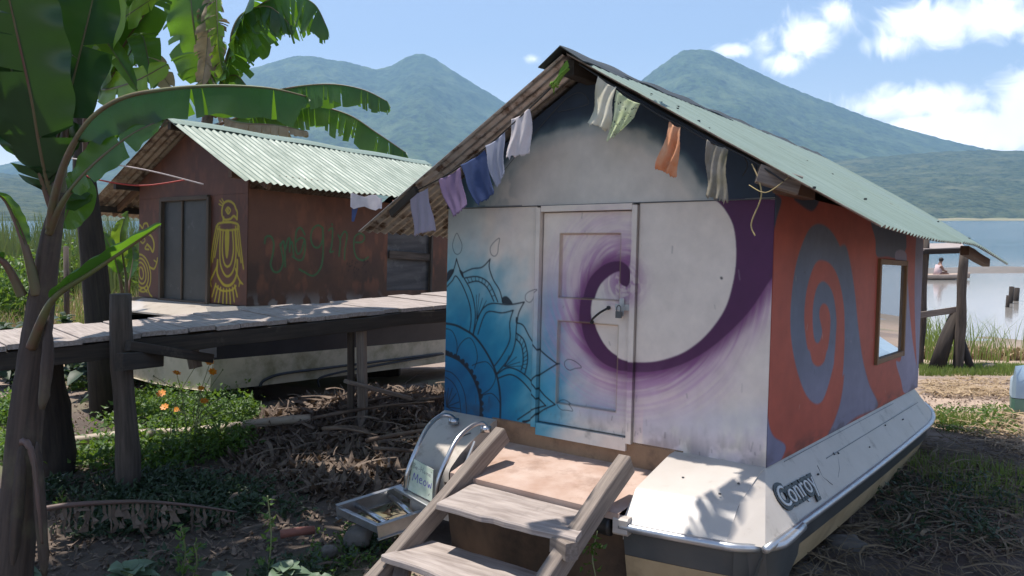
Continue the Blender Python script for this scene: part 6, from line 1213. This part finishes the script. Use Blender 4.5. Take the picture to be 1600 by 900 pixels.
blades(field(2600, -60, 330, 10.5, 19), .45, .02, 'straw', 'dry_grass', 'dry yellow grass beyond the left garden', 'dry grass', lean=.5)
blades(field(1600, -60, 330, 12, 19), .5, .025, 'grass', 'grass', 'green grass patches beyond the left garden', 'grass', lean=.5)
for k, (x, d, s) in enumerate(((20, 15, 1.2), (-25, 14, 1.1), (60, 20, 1.3), (120, 21, 1.3), (250, 20, 1.3))):
    p = P(x, 420, d); z = float(gh(p[0], p[1])); root = thing('bush', ['round bright bush left of the reeds, nearest the banana trunk', 'bush cut by the left edge beyond the garden', 'green bush in front of the reed band', 'second bush in front of the reed band, nearer the dark trunk', 'bush beside the wall of the brown cabin'][k], 'bush', (p[0], p[1], z), 'bushes beyond the left garden')
    n = 900; c = rng.normal(0, 1, (n, 3)); c /= np.linalg.norm(c, axis=1)[:, None]; c *= (rng.random(n)**.4)[:, None]*np.array([.8, .8, .6])*s*(.7+.5*fbm(c[:, 0]*2+k, c[:, 2]*2, 2, k))[:, None]; c = c+np.array([p[0], p[1], z+.55*s]); L_ = .13*(.6+rng.random(n))
    scatter('foliage', M['weed'], *cards(c, rdir(n, -.2, .9), rdir(n, -.3, .3), L_, L_*.5), parent=None if False else root) if False else None
    v, f, g_ = cards(c, rdir(n, -.2, .9), rdir(n, -.3, .3), L_, L_*.5); scatter('foliage', M['weed'], v, f, g_, root)
    mb = MB(); 
    for j in range(4): mb.tube([(p[0], p[1], z-.05), (p[0]+.2*s*math.cos(j*1.6), p[1]+.2*s*math.sin(j*1.6), z+.6*s)], .015, 5)
    mb.build('stem', M['stem'], root)
p = P(100, 440, 13.); mb = MB(); mb.tube([(p[0], p[1], gh(p[0], p[1])-.1), (p[0]+.06, p[1], P(104, 385, 13.)[2])], .045, 8, jit=.1); tag(mb.build('fence_post', M['post'], smooth=True), 'thin grey stake standing in the dry field at the left', 'stake')
# ------------------------------------------------------------------ orange cosmos
fl = thing('flowering_plant', 'spindly plant with orange cosmos flowers in front of the brown cabin hull', 'flowering plant', G(300, 690, 0))
base = np.array(fl.location); ms = MB(); mp_ = MB(); my = MB(); heads = [(328, 567, 1), (332, 581, 1), (276, 583, 1), (314, 607, .8), (252, 615, 1.1), (319, 627, 1.1), (257, 636, 1), (276, 640, .8), (304, 575, 0), (348, 578, 0), (371, 606, 0), (374, 618, 0), (296, 613, 0), (343, 622, 0), (369, 643, 0), (348, 640, 0), (240, 588, 0)]
for k, (x, y, s) in enumerate(heads):
    d = base[1]+rng.uniform(-.25, .25); h = P(x, y, d); b0 = base+np.array([rng.normal(0, .10), rng.normal(0, .08), 0]); m_ = (b0+h)/2+np.array([(h[0]-b0[0])*-.25, 0, .03]); ms.tube(spl([b0, m_, h], 6), np.linspace(.005, .0025, 13), 5)
    if s:
        up = n_(np.array([rng.normal(0, .3), -.5+rng.normal(0, .2), 1.])); a_ = n_(np.cross(up, [1, 0, 0])); b_2 = np.cross(up, a_)
        for j in range(7):
            th = j*2*math.pi/7; dd = math.cos(th)*a_+math.sin(th)*b_2; sd = -math.sin(th)*a_+math.cos(th)*b_2; R_ = .034*s
            mp_.add([h, h+dd*R_*.5+sd*R_*.32+up*.003, h+dd*R_+sd*R_*.26+up*.006, h+dd*R_*1.1+up*.005, h+dd*R_-sd*R_*.26+up*.006, h+dd*R_*.5-sd*R_*.32+up*.003], [[0, 1, 2, 3, 4, 5]])
        my.tube([h-up*.002, h+up*.008], .006*s, 7)
    else: ms.tube([h-np.array([0, 0, .008]), h, h+np.array([0, 0, .01])], [.003, .007, .003], 6)
ms.build('stem', M['stem'], fl, smooth=True); f_ = mp_.build('petals', M['petal'], fl); my.build('flower_center', M['yel'], fl)
# ------------------------------------------------------------------ grey green rosettes in the foreground
for k, (x, y, s, n, lb) in enumerate(((205, 925, .95, 15, 'grey green scalloped leaf rosette at the bottom edge, in the middle of the shade'), (8, 915, 1., 14, 'grey green rosette cut by the lower left corner'), (340, 935, .75, 12, 'small pale rosette at the bottom edge right of the large rosette'), (450, 915, .75, 16, 'dark rosette in the shade left of the bare earth'), (500, 925, .6, 10, 'smallest rosette next to the bare earth by the steps'))):
    loc = G(x, y, 0.02); root = kale(tuple(loc), s, 30+k, lb, 'succ', n, .12, 'rosettes along the bottom edge', 'rosette_plant', 'rosette plant', .23)
def sprig(x0, y0, x1, y1, lb, n=26):
    b = G(x0, y0, 0); t_ = P(x1, y1, b[1]); root = thing('weed_stalk', lb, 'weed', b); mb = MB(); mb.tube(spl([b, (b+t_)/2+[.02, 0, 0], t_], 5), .004, 5); mb.build('stem', M['stem'], root)
    tt = rng.random(n); c = b+(t_-b)*tt[:, None]+rng.normal(0, .012, (n, 3)); v, f, g_ = cards(c, rdir(n, 0, .8), rdir(n, -.3, .3), .05, .024); scatter('leaves', M['weed'], v, f, g_, root)
sprig(418, 900, 418, 775, 'tall thin weed stalk rising from the shade left of the steps'); sprig(285, 900, 283, 822, 'short leafy sprig right of the large grey green rosette', 34); sprig(300, 905, 304, 850, 'second short sprig beside the grey green rosette', 24); sprig(95, 800, 92, 770, 'small sprig near the stump post', 20)
# ------------------------------------------------------------------ bamboo, fallen frond, pipe, stones
a, b = G(108, 690, .06), G(485, 655, .10); mb = MB(); pp = [a+(b-a)*t+np.array([0, 0, .012*math.sin(t*9)]) for t in np.linspace(0, 1, 50)]; mb.tube(pp, [.042*(1+.10*(i % 9 == 0)) for i in range(50)], 12); tag(mb.build('bamboo_pole', M['bamboo'], smooth=True), 'long bleached bamboo pole lying across the weeds under the walkway', 'bamboo pole')
a, b = G(398, 640, .3), G(490, 625, .3); 
fr = thing('fallen_frond', 'dry fallen banana leaf arching low across the shade at the lower left', 'dead leaf', G(150, 800, .1)); pp = spl(PD([(35, 802, 4.75), (100, 790, 4.8), (170, 785, 4.85), (230, 784, 4.9), (300, 790, 5.0), (370, 800, 5.1)]), 8); mb = MB(); mb.tube(pp, np.linspace(.02, .006, len(pp)), 8); mb.build('midrib', M['petiole'], fr, smooth=True)
mb = MB()
for k in range(70):
    i = int(rng.uniform(2, len(pp)-1)); c = pp[i]; l = rng.uniform(.04, .22); w = rng.uniform(.003, .008); rows = [[c+np.array([-w+.02*t*rng.normal(), -.02*t, -l*t]), c+np.array([w+.02*t*rng.normal(), -.02*t+.01, -l*t])] for t in np.linspace(0, 1, 5)]; mb.grid(np.array(rows), gc=np.full((5, 2, 3), rng.random()*30))
mb.build('leaf_strips', M['litter'], fr)
a, b = G(438, 835, .05), G(492, 828, .05); mb = MB(); mb.tube([a, (a+b)/2+[0, 0, .004], b], .026, 12); tag(mb.build('clay_pipe', mat('red_clay', (.28, .10, .07), (.18, .07, .05), 8, .7), smooth=True), 'short reddish pipe lying in the dead leaves', 'pipe')
def stone(loc, s, lb, seed, sc=(1, 1, .7), grp=None):
    r = np.random.default_rng(seed); nu, nv = 18, 12; U_, V_ = np.meshgrid(np.linspace(0, 2*np.pi, nu), np.linspace(0, np.pi, nv), indexing='ij'); d = np.stack([np.sin(V_)*np.cos(U_), np.sin(V_)*np.sin(U_), np.cos(V_)], -1)
    q = np.abs(d)**.75*np.sign(d); k = 1+.28*(fbm(d[..., 0]*2+seed, d[..., 1]*2+d[..., 2]*1.7, 3, seed)-.5)*2; mb = MB(); mb.grid(np.array(loc)+q*k[..., None]*s*np.array(sc)); return tag(mb.build('stone', M['stone'], smooth=True), lb, 'stone', grp)
stone(G(560, 838, .04), .085, 'pale stone on the bare earth beside the ladder foot', 3); stone(G(515, 862, .02), .05, 'small stone at the edge of the dead leaves', 4); stone(G(1262, 900, -.04), .075, 'rough grey block wedged under the corner of the hull', 6, (1.2, .8, .9)); stone(G(1318, 858, -.05), .11, 'flat stone under the side of the hull', 7, (1.3, .9, .7)); stone(G(1390, 800, -.08), .09, 'small block under the side of the hull further back', 9, (1.3, .8, .7)); stone(G(1545, 575, -.4), .10, 'pale stone lying in the shore grass', 12)
# trestle blocks hold the boats up
for O_, nm in ((O1, 'timber block under the keel of the painted cabin'), (O2, 'timber block under the keel of the brown cabin')):
    for v, lb2 in ((.6, ' near the stern'), (3., ' near the bow')):
        c = O_+1.1*E1+v*E2-.86*E3; mb = MB(); gz = float(gh(c[0], c[1])); 
        if c[2]-gz > .06: mb.beam([c[0], c[1], gz-.03], [c[0], c[1], c[2]+.06*(v > 1)], .5, .2, up=(0, 1, 0)); tag(mb.build('timber_block', M['darkwood']), nm+lb2, 'block')
mb = MB(); q = P(1008, 825, 3.9); 
vn = thing('vine', 'little green vine hanging from the transom beside the drain hose', 'vine', W1(.62, -.66, -.35)); mb.tube(spl([W1(.60, -.62, -.30), W1(.60, -.66, -.42), W1(.58, -.65, -.55), W1(.60, -.66, -.68)], 6), .003, 5); mb.build('stem', M['stem'], vn)
n = 60; c = np.array([W1(.60+rng.normal()*.02, -.66+rng.normal()*.02, -.30-.4*rng.random()) for _ in range(n)]); v, f, g_ = cards(c, rdir(n, -.8, .5), rdir(n, -.3, .3), .035, .018); scatter('leaves', M['weed'], v, f, g_, vn)
# ------------------------------------------------------------------ things at the right edge
cp2 = G(1616, 676, -.22); KY = thing('small_boat', 'green hulled blue topped boat whose bow pokes in at the right edge', 'boat', cp2)
def skiff():
    bow = np.array([cp2[0]-.20, cp2[1]+.05, cp2[2]]); ax_ = n_([1., .55, 0]); sd = np.array([-ax_[1], ax_[0], 0]); a = MB(); b = MB(); L_ = 3.2; R_ = []; R2 = []
    for t in np.linspace(0, 1, 24):
        w = .50*(1-(1-min(1, t*2.0))**2.2)+.02; c = bow+ax_*L_*t; sh = .10*(1-t)**2
        R_.append([c+sd*w*s_+np.array([0, 0, z_*(.9 if t > .06 else .9)+sh*(z_ > .1)]) for s_, z_ in ((-1, .27), (-.92, .10), (-.5, .0), (.5, .0), (.92, .10), (1, .27))])
        R2.append([c+sd*w*s_+np.array([0, 0, z_+sh]) for s_, z_ in ((-1.02, .25), (-1.0, .40), (-.7, .48+.06*t), (0, .58+.10*t), (.7, .48+.06*t), (1., .40), (1.02, .25))])
    a.grid(np.array(R_)); a.poly(R_[0]); b.grid(np.array(R2)); b.poly(R2[0]); a.build('hull', mat('sea_green_hull', (.13, .26, .20), (.10, .20, .16), 5, .45), KY, auto=True); b.build('deck', mat('pale_blue_deck', (.42, .55, .66), (.34, .46, .56), 5, .45), KY, auto=True)
skiff()
rc = G(1582, 681, -.2); mb = MB(); pp = []
for k in range(90): a = k*.26; R_ = .16+.05*math.sin(k*.37)+.0006*k; pp.append(rc+np.array([R_*1.15*math.cos(a)+.02*math.sin(k*.9), R_*math.sin(a), .02+.0009*k]))
mb.tube(pp, .010, 6); tag(mb.build('rope', mat('cream_rope', (.60, .50, .40), (.5, .4, .3), 20, .9), smooth=True), 'loose coil of cream rope lying beside the green boat', 'rope')
RB = thing('rod_bundle', 'bundle of thin grey rods lying across the shadow edge at the right', 'rods', G(1590, 740, -.12))
a, b = G(1561, 668, -.2), G(1640, 860, -.08)
for k in range(9):
    o = np.array([(k-4)*.018+rng.normal()*.004, 0, .02+.012*(k % 2)]); e = np.array([(k-4)*.030, 0, 0]); mb = MB(); mb.tube(spl([a+o*.5, (a+b)/2+o+e*.6+[-.02, 0, .0], b+o+e], 5), .0065, 6); mb.build('rod', mat('grey_rod', (.34, .35, .37), (.2, .2, .2), 10, .5, metal=.4) if k == 0 else bpy.data.materials['grey_rod'], RB, smooth=True)
